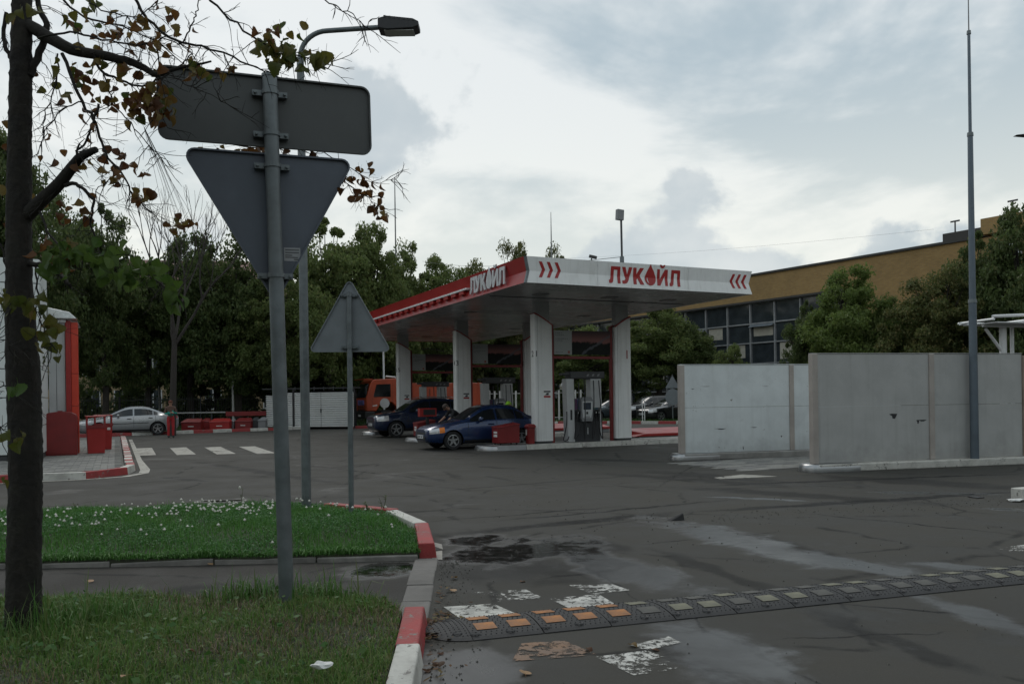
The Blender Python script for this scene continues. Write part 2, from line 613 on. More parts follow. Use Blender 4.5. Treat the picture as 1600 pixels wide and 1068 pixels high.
lawn(LAWN_N, .10, .05, .4, 'lawn_soil', 'dark soil under the near rough lawn')
lawn(LAWN_F, .07, .10, 1.3, 'lawn_soil', 'dark soil under the far clover lawn')


def blades(poly, base, crown, seed, n, hmin, hmax, wid, bounds, mat, name, lean=.5, dens=None, flatten=0.0):
    x0, x1, y0, y1 = bounds
    P = []
    while len(P) < n:
        x, y = random.uniform(x0, x1), random.uniform(y0, y1)
        if inside(poly, x, y) and (dens is None or random.random() < dens(x, y)):
            P.append((x, y, lawn_z(poly, x, y, base, crown, seed) - .01))
    P = np.array(P)
    n = len(P)
    h = rng.uniform(hmin, hmax, n) * (0.6 + .8 * rng.random(n) ** 2)
    # tufts: neighbouring blades grow to a similar height
    h *= .75 + .5 * (np.sin(P[:, 0] * 5.1 + seed) * np.cos(P[:, 1] * 4.3 - seed) * .5 + .5)
    az = rng.uniform(0, 2 * np.pi, n)
    ln = rng.uniform(.1, lean, n) + flatten * rng.random(n)
    d = np.stack([np.cos(az), np.sin(az), np.zeros(n)], 1)
    sd_ = np.stack([-np.sin(az), np.cos(az), np.zeros(n)], 1)
    wv = (wid * (.6 + .8 * rng.random(n)))[:, None] / 2
    up = np.array([0, 0, 1.0])
    V = np.zeros((n, 5, 3))
    hz = h[:, None]
    l_ = ln[:, None]
    V[:, 0] = P - sd_ * wv
    V[:, 1] = P + sd_ * wv
    m1 = P + up * hz * .6 * np.cos(l_ * .5) + d * hz * .6 * np.sin(l_ * .5)
    V[:, 2] = m1 + sd_ * wv * .8
    V[:, 3] = m1 - sd_ * wv * .8
    V[:, 4] = m1 + up * hz * .45 * np.cos(l_ * 1.6) + d * hz * .45 * np.sin(l_ * 1.6)
    idx = np.arange(n)[:, None] * 5
    T = np.concatenate([idx + np.array([[0, 1, 2]]), idx + np.array([[0, 2, 3]]), idx + np.array([[3, 2, 4]])], 0)
    return link(name, fastmesh(name, V.reshape(-1, 3), T, mat))


GR_N = leafmat('grass_rough', [(.05, .12, .018), (.08, .175, .028), (.11, .21, .042), (.14, .2, .055), (.18, .19, .075), (.065, .15, .026)], .3)
GR_DRY = leafmat('grass_dry', [(.13, .10, .05), (.22, .17, .09), (.07, .055, .03), (.16, .115, .055), (.09, .075, .04)], .25)
GR_F = leafmat('grass_green', [(.05, .15, .024), (.075, .2, .034), (.095, .235, .046), (.06, .17, .03), (.115, .225, .06)], .3)
CLOV = leafmat('clover_leaf', [(.03, .11, .022), (.045, .155, .034), (.065, .19, .05)], .3)
pat = lambda x, y: math.sin(2.3 * x + 1.1 + .8 * math.sin(1.7 * y)) * math.cos(2.9 * y + .4 + .6 * math.sin(2.2 * x))
dry = lambda x, y: .12 + .88 * max(0, min(1, pat(x, y) * 1.6 + .15))
green = lambda x, y: .3 + .7 * max(0, min(1, .75 - pat(x, y) * 1.3))
o = blades(LAWN_N, .10, .05, .4, 72000, .03, .095, .0058, (-5.2, -.58, 3.5, 6.6), GR_N, 'grass', 1.0, green, .2)
tag(o, 'rough green grass on the near lawn round the leaning sign post', 'grass', kind='stuff')
o = blades(LAWN_N, .10, .05, .4, 17000, .04, .11, .0045, (-5.2, -.6, 3.5, 6.55), GR_DRY, 'dry_grass', 1.5, dry, 1.1)
tag(o, 'straw coloured dry grass stalks matted in the near lawn', 'grass', kind='stuff')
o = blades(LAWN_F, .07, .10, 1.3, 70000, .04, .11, .007, (-9.2, -.95, 8.0, 12.2), GR_F, 'grass', .9)
tag(o, 'bright green grass on the far lawn beneath the street lamp', 'grass', kind='stuff')


def discs(poly, base, crown, seed, n, bounds, r0, r1, zlo, zhi, mat, name, dens=None):
    P = []
    while len(P) < n:
        x, y = random.uniform(*bounds[:2]), random.uniform(*bounds[2:])
        if inside(poly, x, y) and (dens is None or random.random() < dens(x, y)):
            P.append((x, y, lawn_z(poly, x, y, base, crown, seed) + random.uniform(zlo, zhi)))
    P = np.array(P)
    n = len(P)
    nr = rng.normal(size=(n, 3)) * .45 + np.array([0, 0, 1.0])
    nr /= np.linalg.norm(nr, axis=1)[:, None]
    a = np.cross(nr, rng.normal(size=(n, 3)))
    a /= np.linalg.norm(a, axis=1)[:, None]
    b = np.cross(nr, a)
    s_ = rng.uniform(r0, r1, n)[:, None]
    V = np.stack([P - a * s_, P + b * s_ * .8, P + a * s_, P - b * s_ * .8], 1).reshape(-1, 3)
    return link(name, fastmesh(name, V, np.arange(n * 4).reshape(-1, 4), mat))


rim = lambda x, y: 1.0 if edge_dist(LAWN_F, x, y) < .09 else 0.0
o = blades(LAWN_F, .07, .10, 1.3, 9000, .06, .12, .008, (-8.5, -.9, 7.9, 8.6), GR_F, 'grass', 1.5, rim, .8)
tag(o, 'ragged grass fringe spilling over the low edging of the far lawn', 'grass', kind='stuff')
lump = lambda x, y: max(.05, .5 + .6 * math.sin(3.1 * x + 1.2 * y) * math.cos(2.7 * y - x))
o = discs(LAWN_F, .07, .10, 1.3, 46000, (-9.2, -.95, 8.0, 12.2), .006, .012, .02, .08, CLOV, 'clover_leaves', lump)
tag(o, 'low clover leaves carpeting the far lawn', 'clover', kind='stuff')
o = discs(LAWN_N, .10, .05, .4, 900, (-5.2, -.84, 3.6, 6.9), .012, .03, .02, .07, leafmat('broad_weed', [(.03, .09, .015), (.05, .13, .025), (.08, .14, .04)], .3), 'broad_weeds', green)
tag(o, 'broad leaved weeds scattered in the near lawn', 'weeds', kind='stuff')
tuft = lambda x, y: math.exp(-((x + 2.05) ** 2 / .05 + (y - 6.35) ** 2 / .02)) + .9 * math.exp(-((x + 1.45) ** 2 / .06 + (y - 6.25) ** 2 / .03)) + math.exp(-((x + 2.75) ** 2 / .06 + (y - 5.6) ** 2 / .05)) + .7 * math.exp(-((x + 3.2) ** 2 / .1 + (y - 5.4) ** 2 / .06))
o = blades(LAWN_N, .10, .05, .4, 1300, .14, .27, .008, (-4, -.7, 5, 6.6), leafmat('grass_tall', [(.05, .14, .022), (.085, .18, .04), (.13, .16, .06)], .3), 'tall_grass', 1.0, tuft, .3)
tag(o, 'taller tufts of grass at the foot of the tree trunk and along the path', 'grass', kind='stuff')

# clover blossoms and clover leaves on the far lawn
mb = MB()
cl = lambda x, y: .07 + .93 * math.exp(-((x + 3.6) ** 2 / .8 + (y - 10.9) ** 2 / .4)) + .5 * math.exp(-((x + 5.6) ** 2 / .6 + (y - 9.6) ** 2 / .5))
k = 0
while k < 300:
    x, y = random.uniform(-8.5, -1.1), random.uniform(8.4, 12)
    if inside(LAWN_F, x, y) and random.random() < cl(x, y):
        z = lawn_z(LAWN_F, x, y, .07, .10, 1.3) + random.uniform(.07, .14)
        r = random.uniform(.013, .022)
        mb.add([(x + r, y, z), (x, y + r, z), (x - r, y, z), (x, y - r, z), (x, y, z + r * 1.1), (x, y, z - r * .8)],
               [(0, 1, 4), (1, 2, 4), (2, 3, 4), (3, 0, 4), (1, 0, 5), (2, 1, 5), (3, 2, 5), (0, 3, 5)])
        k += 1
tag(mb.build('clover_flowers', M('clover', (.6, .58, .52), .8, var=.2, scale=20), smooth=60, recalc=False), 'small white clover blossoms dotted through the far lawn', 'flowers', kind='stuff')

# weeds standing at the rim of the far lawn
WEED = leafmat('weed_leaf', [(.035, .07, .02), (.06, .09, .03), (.09, .08, .04)], .3)
for i, (px, py, hh, lab) in enumerate([(598, 800, .26, 'tall thin weed with narrow leaves beside the curved kerb tip'), (574, 803, .16, 'short weed sprig at the lawn edge left of the kerb tip'), (375, 790, .26, 'single seeding weed stalk at the back rim of the clover lawn'), (118, 800, .14, 'low leafy weed clump near the trunk at the rim of the clover lawn')]):
    p = gnd(px, py, .1)
    t = thing('weed', lab, 'weed', p)
    st, lf = MB(), MB()
    for q in range(3 if i != 2 else 1):
        a = random.uniform(0, 6.28)
        tip = Vector((math.cos(a) * .05, math.sin(a) * .05, hh * random.uniform(.75, 1)))
        st.tube([(0, 0, -.03), tip * .5 + Vector((.01, 0, .02)), tip], [.004, .003, .002], 5)
        for j in range(9):
            b = random.uniform(0, 6.28)
            c = tip * random.uniform(.25, 1)
            l = random.uniform(.03, .06)
            e = c + Vector((math.cos(b) * l, math.sin(b) * l, l * .5))
            s_ = Vector((-math.sin(b), math.cos(b), 0)) * l * .22
            lf.add([c, (c + e) / 2 + s_, e, (c + e) / 2 - s_], [(0, 1, 2, 3)])
    st.build('stem', WEED, t)
    lf.build('leaves', WEED, t, recalc=False)
    if i == 2:
        MB().lathe([(0, hh - .02), (.018, hh), (.016, hh + .02), (0, hh + .03)], 8).build('seed_head', M('clover', (.6, .58, .52)), t)

# ================================================================ kerbs
def kerb_run(name, label, pts, length, width, z0, z1, mats, first=0, gap=.012, slope=.03, tilt=.012):
    """individual kerb stones along a polyline; width is to the left of travel"""
    root = thing(name, label, None, kind='structure')
    pts = [Vector((p[0], p[1], 0)) for p in pts]
    segs = [(pts[i], pts[i + 1]) for i in range(len(pts) - 1)]
    total = sum((b - a).length for a, b in segs)
    n = max(1, round(total / length))
    st = total / n

    def along(s):
        for a, b in segs:
            l = (b - a).length
            if s <= l + 1e-6:
                d = (b - a).normalized()
                return a + d * s, d
            s -= l
        return segs[-1][1], (segs[-1][1] - segs[-1][0]).normalized()
    for i in range(n):
        a, _ = along(i * st + gap / 2)
        b, _ = along((i + 1) * st - gap / 2)
        d = (b - a).normalized()
        nn = Vector((-d.y, d.x, 0))
        j = [random.uniform(-tilt, tilt) for _ in range(3)]
        off = nn * j[0]
        lo = [a + off, b + off, b + off + nn * width, a + off + nn * width]
        hi = [a + off + nn * slope, b + off + nn * slope, b + off + nn * width, a + off + nn * width]
        lo = [Vector((p.x, p.y, z0)) for p in lo]
        hi = [Vector((p.x, p.y, z1 + (j[1] if k in (0, 3) else j[2]))) for k, p in enumerate(hi)]
        MB().hexa(lo, hi).build('kerb_stone', mats[(i + first) % len(mats)], root, bevel=.012)
    return root


def cpath(lst):
    return [C(u, v) for u, v in lst]


# near lawn: white then red stone
kerb_run('kerb', 'painted white and red kerb stones along the near lawn', [(-.40, 1.6), (-.49, 3.9), (-.555, 5.03)], 1.2, .17, -.05, .135, [CONCW, KRED, CONCW], 0)
kerb_run('kerb', 'red painted kerb stone at the corner of the near lawn', [(-.556, 5.04), (-.615, 5.95)], 1.2, .17, -.05, .132, [KRED])
kerb_run('kerb', 'flush grey kerb stones across the mouth of the footpath', [(-.618, 5.97), (-.76, 8.36)], .6, .24, -.05, .012, [M('flush_kerb', (.15, .14, .13), .8, 0, .2, 3, .4, 50, dirt=.6, dirtcol=(.06, .056, .05))], slope=.01, tilt=.004)
kerb_run('kerb', 'red and white kerb stones round the tip of the far lawn', [(-.78, 8.4), (-1.02, 10.05), (-1.4, 10.98), (-1.95, 11.62), (-2.6, 12.0)], 1.55, .19, -.05, .15, [KRED, CONCW, KRED])
kerb_run('kerb', 'low grey edging stones along the far side of the footpath', [(-14, 7.9), (-4.7, 8.12), (-.96, 8.3)], 1.0, .08, -.05, .05, [M('edging', (.2, .19, .175), .85, 0, .25, 4, .4, 40, dirt=.6, dirtcol=(.045, .045, .038))], slope=.005, tilt=.018)
# spill of white paint beside the red kerb tip
PW = paint('road_white', (.58, .57, .52), .36, 13)
PW2 = paint('road_white_worn', (.6, .59, .55), .47, 15)
PO = paint('road_orange', (.2, .105, .05), .475, 9)
PWC = paint('road_white_clean', (.42, .40, .345), .37, 6)


def sheet(name, pts, mat, z=.004, label=None):
    o = MB().add([(p[0], p[1], z) for p in pts], [tuple(range(len(pts)))]).build(name, mat)
    return tag(o, label, kind='structure')


for pts, m, lab in [
    ([(693, 948), (771, 943), (807, 959), (720, 967)], PW, 'chipped white road square nearest the kerb'),
    ([(741, 925), (822, 921), (849, 934), (772, 941)], PW2, 'worn white road square second row by the puddle'),
    ([(858, 935), (935, 928), (962, 944), (893, 952)], PW2, 'worn white road square touching the speed bump'),
    ([(889, 914), (955, 912), (985, 922), (925, 928)], PW2, 'faint white road square farthest from the kerb'),
    ([(800, 1033), (935, 1023), (880, 1000), (815, 1005)], PO, 'rusty orange road square this side of the speed bump'),
    ([(931, 1026), (1010, 1016), (1085, 1042), (990, 1055)], PW2, 'half worn white road square this side of the speed bump'),
    ([(985, 1008), (1045, 994), (1065, 1004), (1010, 1016)], PW2, 'last traces of a white road square beside the speed bump'),
    ([(672, 846), (690, 850), (692, 858), (676, 853)], PWC, 'white paint spill beside the red kerb tip'),
    ([(676, 862), (691, 860), (691, 874), (675, 874)], PWC, 'small white painted square at the kerb tip'),
    ([(1115, 746), (1160, 741), (1215, 744), (1125, 748)], PWC, 'thin white line of a painted hatch by the metal kerb nose'),
    ([(1555, 856), (1600, 851), (1640, 860), (1580, 862)], PW2, 'faded white road square at the right edge'),
]:
    sheet('road_marking', [gnd(*p) for p in pts], m, .004, lab)
for i in range(4):
    u0 = -9.25 + i * 1.12
    v0 = 8.35 - i * .5
    sheet('road_marking', [C(u0, v0), C(u0 + .55, v0), C(u0 + .6, v0 + 4.6), C(u0 + .05, v0 + 4.6)], PWC, .004, 'dirty white zebra crossing stripe, %s from the paved corner' % ['first', 'second', 'third', 'fourth'][i])

# ================================================================ left apron with pavers
AP = [(-22, .55), (-10.6, .55), (-10.0, .75), (-9.72, 1.3), (-9.65, 2.2), (-9.65, 22)]
sheet('apron_base', [C(*p) for p in AP] + [C(-22, 22)], M('joint_sand', (.1, .098, .09), .9, var=.2), .118, 'bedding of the paved corner by the shop')
kr = [(-22, .3), (-10.5, .3), (-9.82, .6), (-9.48, 1.25), (-9.4, 2.2)]
root = kerb_run('kerb', 'white and red kerb stones along the front of the paved corner', cpath(kr), 1.18, .2, -.05, .16, [CONCW, KRED], 1)
kerb_run('kerb', 'short red and white kerb bands along the side of the paved corner', cpath([(-9.4, 2.22), (-9.4, 21)]), .62, .22, -.05, .16, [CONCW, KRED], 1)
ln = MB().grid([[C(a[0] + .0, a[1] - .02, .004) for a in [(-22, .27), (-10.4, .27), (-9.72, .5), (-9.36, 1.2), (-9.3, 2.2), (-9.3, 6), (-9.3, 21)]],
                [C(a[0], a[1], .004) for a in [(-22, .1), (-10.35, .1), (-9.58, .36), (-9.15, 1.13), (-9.08, 2.2), (-9.16, 6), (-9.16, 21)]]])
ln.v = [(x, y, .008) for x, y, z in ln.v]
ln = ln.build('road_marking', PWC)
tag(ln, 'white line painted round the foot of the paved corner', kind='structure')

PAV = [M('paver_a', (.2, .197, .185), .85, 0, .15, 5, .2, 40), M('paver_b', (.155, .153, .146), .85, 0, .15, 5, .2, 40), M('paver_c', (.24, .235, .215), .85, 0, .15, 5, .2, 40)]


def pavers(name, label, test, urange, vrange, z, frame, pl=.3, pw=.15, eye=(0, 0)):
    root = thing(name, label, None, kind='structure')
    cand = []
    v, row = vrange[0], 0
    while v < vrange[1]:
        u = urange[0] + (row % 2) * pl / 2
        while u < urange[1]:
            if test(u, v):
                p = frame(u, v)
                cand.append(((p.x ** 2 + p.y ** 2), u, v))
            u += pl
        v += pw
        row += 1
    cand.sort()
    meshes = [MB().box(-pl / 2 + .006, pl / 2 - .006, -pw / 2 + .006, pw / 2 - .006, -.04, .0).mesh('paver', m) for m in PAV]
    rest = [MB(), MB(), MB()]
    for i, (_, u, v) in enumerate(cand):
        p = frame(u, v)
        p.z = z + random.uniform(-.003, .003)
        if i < 300:
            link('paver', random.choice(meshes), root, p, (random.uniform(-.008, .008), random.uniform(-.008, .008), R(YAW)))
        else:
            b = rest[random.randrange(3)]
            c = [frame(u + a * (pl / 2 - .006), v + d * (pw / 2 - .006)) for a, d in ((-1, -1), (1, -1), (1, 1), (-1, 1))]
            b.hexa([(q.x, q.y, p.z - .04) for q in c], [(q.x, q.y, p.z) for q in c])
    for b, m in zip(rest, PAV):
        if b.v:
            tag(b.build('paver_field', m, root), kind='stuff')
    return root


def ap_test(u, v):
    if v < .66 or u > -9.78:
        return False
    if u > -10.4 and v < 1.35 and math.hypot(u + 10.4, v - 1.35) > .66:
        return False
    return not (u < -11.75 and v > 5.6)


pavers('paving', 'grey block paving of the corner in front of the shop', ap_test, (-16, -9.7), (.7, 18), .16, C)

# ================================================================ pump islands
def island(u0, u1, v0, v1, label, noise_label):
    r = thing('pump_island', label, None, C(0, 0), R(YAW), kind='structure')
    vc, hw = (v0 + v1) / 2, (v1 - v0) / 2
    # core slab
    MB().box(u0 + .42, u1 - .1, v0 + .14, v1 - .14, -.02, .148).build('slab', CONC, r)
    # rounded metal nose
    nose = MB()
    prof = [(0, -.02), (0, .06), (.03, .13), (.09, .155)]
    n = 14
    rows = []
    for off, z in prof:
        row = []
        for k in range(n + 1):
            a = math.pi / 2 + math.pi * k / n
            row.append((u0 + .45 + math.cos(a) * (.45 - off) , vc + math.sin(a) * (hw - off), z))
        rows.append(row)
    nose.grid(rows)
    nose.add(rows[-1], [tuple(range(n + 1))])
    nose.build('metal_nose', METALK, r, smooth=40)
    u = u0 + .45
    i = 0
    while u < u1 - .05:
        ue = min(u + 1.0, u1)
        for a, b, s in ((v0, v0 + .14, 1), (v1 - .14, v1, -1)):
            f, k = (a, b) if s > 0 else (b, a)
            MB().hexa([(u + .006, f, -.02), (ue - .006, f, -.02), (ue - .006, k, -.02), (u + .006, k, -.02)],
                      [(u + .006, f + s * .025, .155), (ue - .006, f + s * .025, .155), (ue - .006, k, .155), (u + .006, k, .155)]).build('kerb_stone', CONCW if i else METALK, r, bevel=.008)
        u = ue
        i += 1
    return r


ISL = [(.24, 8.3, 3.42, 4.62), (.2, 8.3, 10.2, 11.4), (.5, 8.3, 17.6, 18.8)]
island(*ISL[0], 'low white kerbed island under the nearest pump with a steel nose', '')
island(*ISL[1], 'low white kerbed island of the middle pump behind the blue sedan', '')
island(*ISL[2], 'low white kerbed island of the farthest pump by the orange truck', '')

# red topped low blocks past the islands
for u0, u1, v0, v1, lab in [(6.9, 10.5, 5.3, 6.5, 'low concrete block with a sloping red top behind the right column'), (6.2, 10.5, 12.6, 13.8, 'low concrete block with red top seen between the columns')]:
    t = thing('barrier_block', lab, 'barrier', C(0, 0), R(YAW))
    MB().box(u0 + .25, u1, v0 + .05, v1 - .05, 0, .16).build('base', GREY, t, bevel=.01)
    MB().hexa([(u0, v0, .16), (u1, v0, .16), (u1, v1, .16), (u0, v1, .16)], [(u0 + .5, v0, .26), (u1, v0, .26), (u1, v1, .42), (u0 + .2, v1, .42)]).build('red_top', RED, t, bevel=.015)

# ================================================================ canopy
CU, CV = 7.72, 22.0            # canopy size
ZB, ZM, ZT = 4.66, 4.98, 5.36   # fascia bottom, crease, top
DF, DEEP = .045, .1              # crease recess, front and side
can = thing('fuel_station_canopy', 'large flat canopy with white front, red side and six white columns over the pumps', 'canopy', C(0, 0), R(YAW))


def fasc(z, d=DEEP):
    """recess of the creased fascia at height z"""
    return d * ((z - ZB) / (ZM - ZB) if z < ZM else (ZT - z) / (ZT - ZM))


# front panels (v = 0 face), joints between
js = [0.0, 2.25, 3.35, 4.42, 5.35, CU]
for a, b in zip(js[:-1], js[1:]):
    a2, b2 = a + .003, b - .003
    def row(u, q):
        d = DEEP if q else 0.0
        # mitre at the corners
        if u < .02:
            return u + d
        if u > CU - .02:
            return u - d
        return u
    P = []
    for z, q in ((ZB, 0), (ZM, 1), (ZT, 0)):
        P.append([(row(a2, q), fasc(z, DF), z), (row(b2, q), fasc(z, DF), z)])
    m = MB().grid(P)
    m.grid([[(p[0], .34, p[2]) for p in r_] for r_ in P])
    m.add([P[2][0], P[2][1], (P[2][1][0], .34, ZT), (P[2][0][0], .34, ZT)], [(0, 1, 2, 3)])
    m.build('fascia_panel', WHITE, can)
# side fascias and rear
for name, u_, sg, mat in (('side_fascia', 0.0, 1, RED), ('side_fascia', CU, -1, WHITE)):
    n = 6
    for k in range(n):
        v0, v1 = CV * k / n + (.004 if k else 0), CV * (k + 1) / n - (.004 if k < n - 1 else 0)
        P = []
        for z in (ZB, ZM, ZT):
            d = fasc(z)
            P.append([(u_ + sg * d, v0 + (fasc(z, DF) if k == 0 else 0), z), (u_ + sg * d, v1 - (d if k == n - 1 else 0), z)])
        P.append([(u_ + sg * .34, v0 + (.35 if k == 0 else 0), ZT), (u_ + sg * .34, v1 - (.35 if k == n - 1 else 0), ZT)])
        MB().grid(P).build('fascia_panel', mat, can)
    if sg == 1:
        # white corner trim where red meets white
        for za, zb_ in ((ZB, ZM), (ZM, ZT)):
            pa, pb, fa, fb = fasc(za), fasc(zb_), fasc(za, DF), fasc(zb_, DF)
            MB().hexa([(pa - .012, fa - .012, za), (pa + .05, fa - .012, za), (pa + .05, fa - .004, za), (pa - .012, fa + .06, za)],
                      [(pb - .012, fb - .012, zb_), (pb + .05, fb - .012, zb_), (pb + .05, fb - .004, zb_), (pb - .012, fb + .06, zb_)]).build('corner_trim', GALV, can)
MB().grid([[(fasc(z), CV - fasc(z), z), (CU - fasc(z), CV - fasc(z), z)] for z in (ZB, ZM, ZT)]).build('rear_fascia', RED, can)
MB().box(.3, CU - .3, .3, CV - .3, ZT - .1, ZT - .02).build('roof_deck', GREY, can)
# soffit in strips across the canopy
n = 11
for k in range(n):
    v0, v1 = CV * k / n, CV * (k + 1) / n
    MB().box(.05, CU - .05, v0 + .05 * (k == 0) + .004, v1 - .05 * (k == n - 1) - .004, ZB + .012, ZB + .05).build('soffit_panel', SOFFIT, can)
LAMP = M('soffit_lamp', (.12, .12, .12), .3)
for u in (1.6, 4.0, 6.2):
    for v in (2.2, 7.5, 13.5, 19):
        MB().box(u - .2, u + .2, v - .2, v + .2, ZB - .005, ZB + .02).build('soffit_lamp', LAMP, can, bevel=.006)
MB().tube([(0.3, 3.0, ZB + .004), (CU - .3, 3.0, ZB + .004)], .012, 5).build('soffit_cable', DARK, can)

# letters
LET = {
    'L': [(0, 0), (0, .19), (.08, .22), (.13, .38), (.15, 1), (.84, 1), (.84, 0), (.62, 0), (.62, .8), (.365, .8), (.35, .38), (.29, .1), (.18, 0)],
    'U': [(.02, 0), (.02, .2), (.17, .2), (.27, .3), (0, 1), (.26, 1), (.39, .55), (.51, 1), (.77, 1), (.49, .22), (.37, .05), (.2, 0)],
    'K': [(0, 0), (0, 1), (.24, 1), (.24, .6), (.5, 1), (.8, 1), (.49, .55), (.82, 0), (.53, 0), (.31, .38), (.24, .28), (.24, 0)],
    'I': [(0, 0), (0, 1), (.21, 1), (.21, .38), (.6, 1), (.82, 1), (.82, 0), (.61, 0), (.61, .62), (.22, 0)],
    'B': [(.17, 1.27), (.26, 1.1), (.39, 1.06), (.52, 1.1), (.61, 1.27), (.47, 1.27), (.43, 1.19), (.35, 1.19), (.31, 1.27)],
}
dr = []
for k in range(25):
    a = R(150 + 240 * k / 24)
    dr.append((.42 + .42 * math.cos(a), .4 + .42 * math.sin(a)))
dr += [(.66, .86), (.5, 1.1), (.42, 1.27), (.34, 1.1), (.18, .86)]
LET['D'] = dr
LET['S'] = [(.15, .42), (.14, .3), (.19, .19), (.26, .12), (.28, .15), (.22, .22), (.19, .3), (.19, .42)]


def decal(poly, u0, z0, w, h, mat, name, parent, off=.008):
    bm = bmesh.new()
    f = bm.faces.new([bm.verts.new((u0 + a * w, 0, z0 + b * h)) for a, b in poly])
    bm.normal_update()
    bmesh.ops.triangulate(bm, faces=[f])
    bmesh.ops.bisect_plane(bm, geom=bm.verts[:] + bm.edges[:] + bm.faces[:], plane_co=(0, 0, ZM), plane_no=(0, 0, 1))
    for v in bm.verts:
        v.co.y = fasc(v.co.z, DF) - off
    r_ = bmesh.ops.solidify(bm, geom=bm.faces[:], thickness=-.005)
    bmesh.ops.recalc_face_normals(bm, faces=bm.faces)
    me = bpy.data.meshes.new(name)
    bm.to_mesh(me)
    bm.free()
    me.materials.append(mat)
    return link(name, me, parent)


LRED = M('logo_red', (.33, .012, .012), .4, var=.05)
H = .47
u = 2.62
for ch, adv in (('L', .94), ('U', .83), ('K', .86), ('D', .93), ('I', .94), ('L', .8)):
    o = decal(LET[ch], u, ZB + .11, H * .95, H, LRED, 'logo_drop' if ch == 'D' else 'letter', can)
    if ch == 'I':
        decal(LET['B'], u, ZB + .11, H * .95, H, LRED, 'letter_breve', o, .008)
    if ch == 'D':
        decal(LET['S'], u, ZB + .11, H * .95, H, WHITE2, 'drop_shine', o, .016)
    u += adv * H * .97
chev = [(0, 0), (.3, .5), (0, 1), (.26, 1), (.56, .5), (.26, 0)]
for k in range(3):
    decal(chev, .42 + k * .24, ZB + .16, .36, .42, LRED, 'chevron', can)
    decal([(1 - a, b) for a, b in chev][::-1], 6.72 + k * .22, ZB + .16, .36, .42, LRED, 'chevron', can)
# raised letters on the red side: read from the back end towards the front
SILV = M('silver_letters', (.62, .63, .65), .35, .3, .05)
H2 = .6
v = 3.72
for ch, adv in (('L', .84), ('U', .78), ('K', .82), ('D', .88), ('I', .86), ('L', .8)):
    w_ = H2 * .82
    fn = lambda a, b, t, v=v: (-.035 + .03 * t, v - a * w_, ZB + .12 + b * H2 * .82)
    o = MB().prism(LET[ch], fn).build('logo_drop' if ch == 'D' else 'raised_letter', SILV, can)
    if ch == 'D':
        tag(o, 'silver grey raised drop standing among the letters')
    if ch == 'I':
        MB().prism(LET['B'], fn).build('letter_breve', SILV, o)
    v -= adv * w_ * 1.02
# light strip with brackets
MB().box(-.06, .1, 3.95, CV - .3, ZM - .03, ZM + .03).build('light_strip', WHITE2, can, bevel=.01)
for k in range(26):
    v = 4.2 + k * .68
    MB().box(-.05, .09, v, v + .38, ZM - .14, ZM - .034).build('strip_bracket', RED, can, bevel=.006)
# roof gear
t = thing('floodlight_mast', 'thin mast with a square floodlight box on the canopy roof', 'mast', C(5.0, 3.0, ZT - .02), R(YAW))
MB().tube([(0, 0, 0), (0, 0, .78)], .07, 10).build('socket', GALV, t)
MB().tube([(0, 0, .7), (-.01, 0, 2.0)], .035, 8).build('pole', DARK, t)
MB().obox((-.06, 0, 2.12), (.25, .14, .34), (0, .06, 0)).build('lamp_housing', GREY, t, bevel=.015)
t = thing('security_camera', 'small dark camera on the front edge of the canopy roof', 'camera', C(2.2, .25, ZT), R(YAW))
MB().tube([(0, 0, 0), (0, 0, .1)], .02, 6).build('foot', DARK, t)
MB().obox((.03, -.03, .14), (.12, .2, .09), (.3, 0, .5)).build('housing', BLACK, t, bevel=.01)
t = thing('lightning_rod', 'thin rod standing on the canopy roof behind the front edge', 'rod', C(2.42, 3.0, ZT - .02), 0)
MB().tube([(0, 0, 0), (0, 0, 1.0), (0, 0, 2.0)], [.025, .02, .008], 6).build('rod', GREY, t)
t = thing('roof_box', 'small dark roof fitting beside the floodlight mast', 'fitting', C(5.35, 2.4, ZT - .02), R(YAW))
MB().obox((0, 0, .16), (.5, .3, .05), (.15, .1, 0)).build('lid', GREY, t)
MB().box(-.15, .15, -.1, .1, 0, .12).build('base', DARK, t)

# ---------------------------------------------------------------- columns
COLU = (2.55, 5.55)
ROWS = (4.02, 10.8, 18.2)
CW, CD = .64, .34


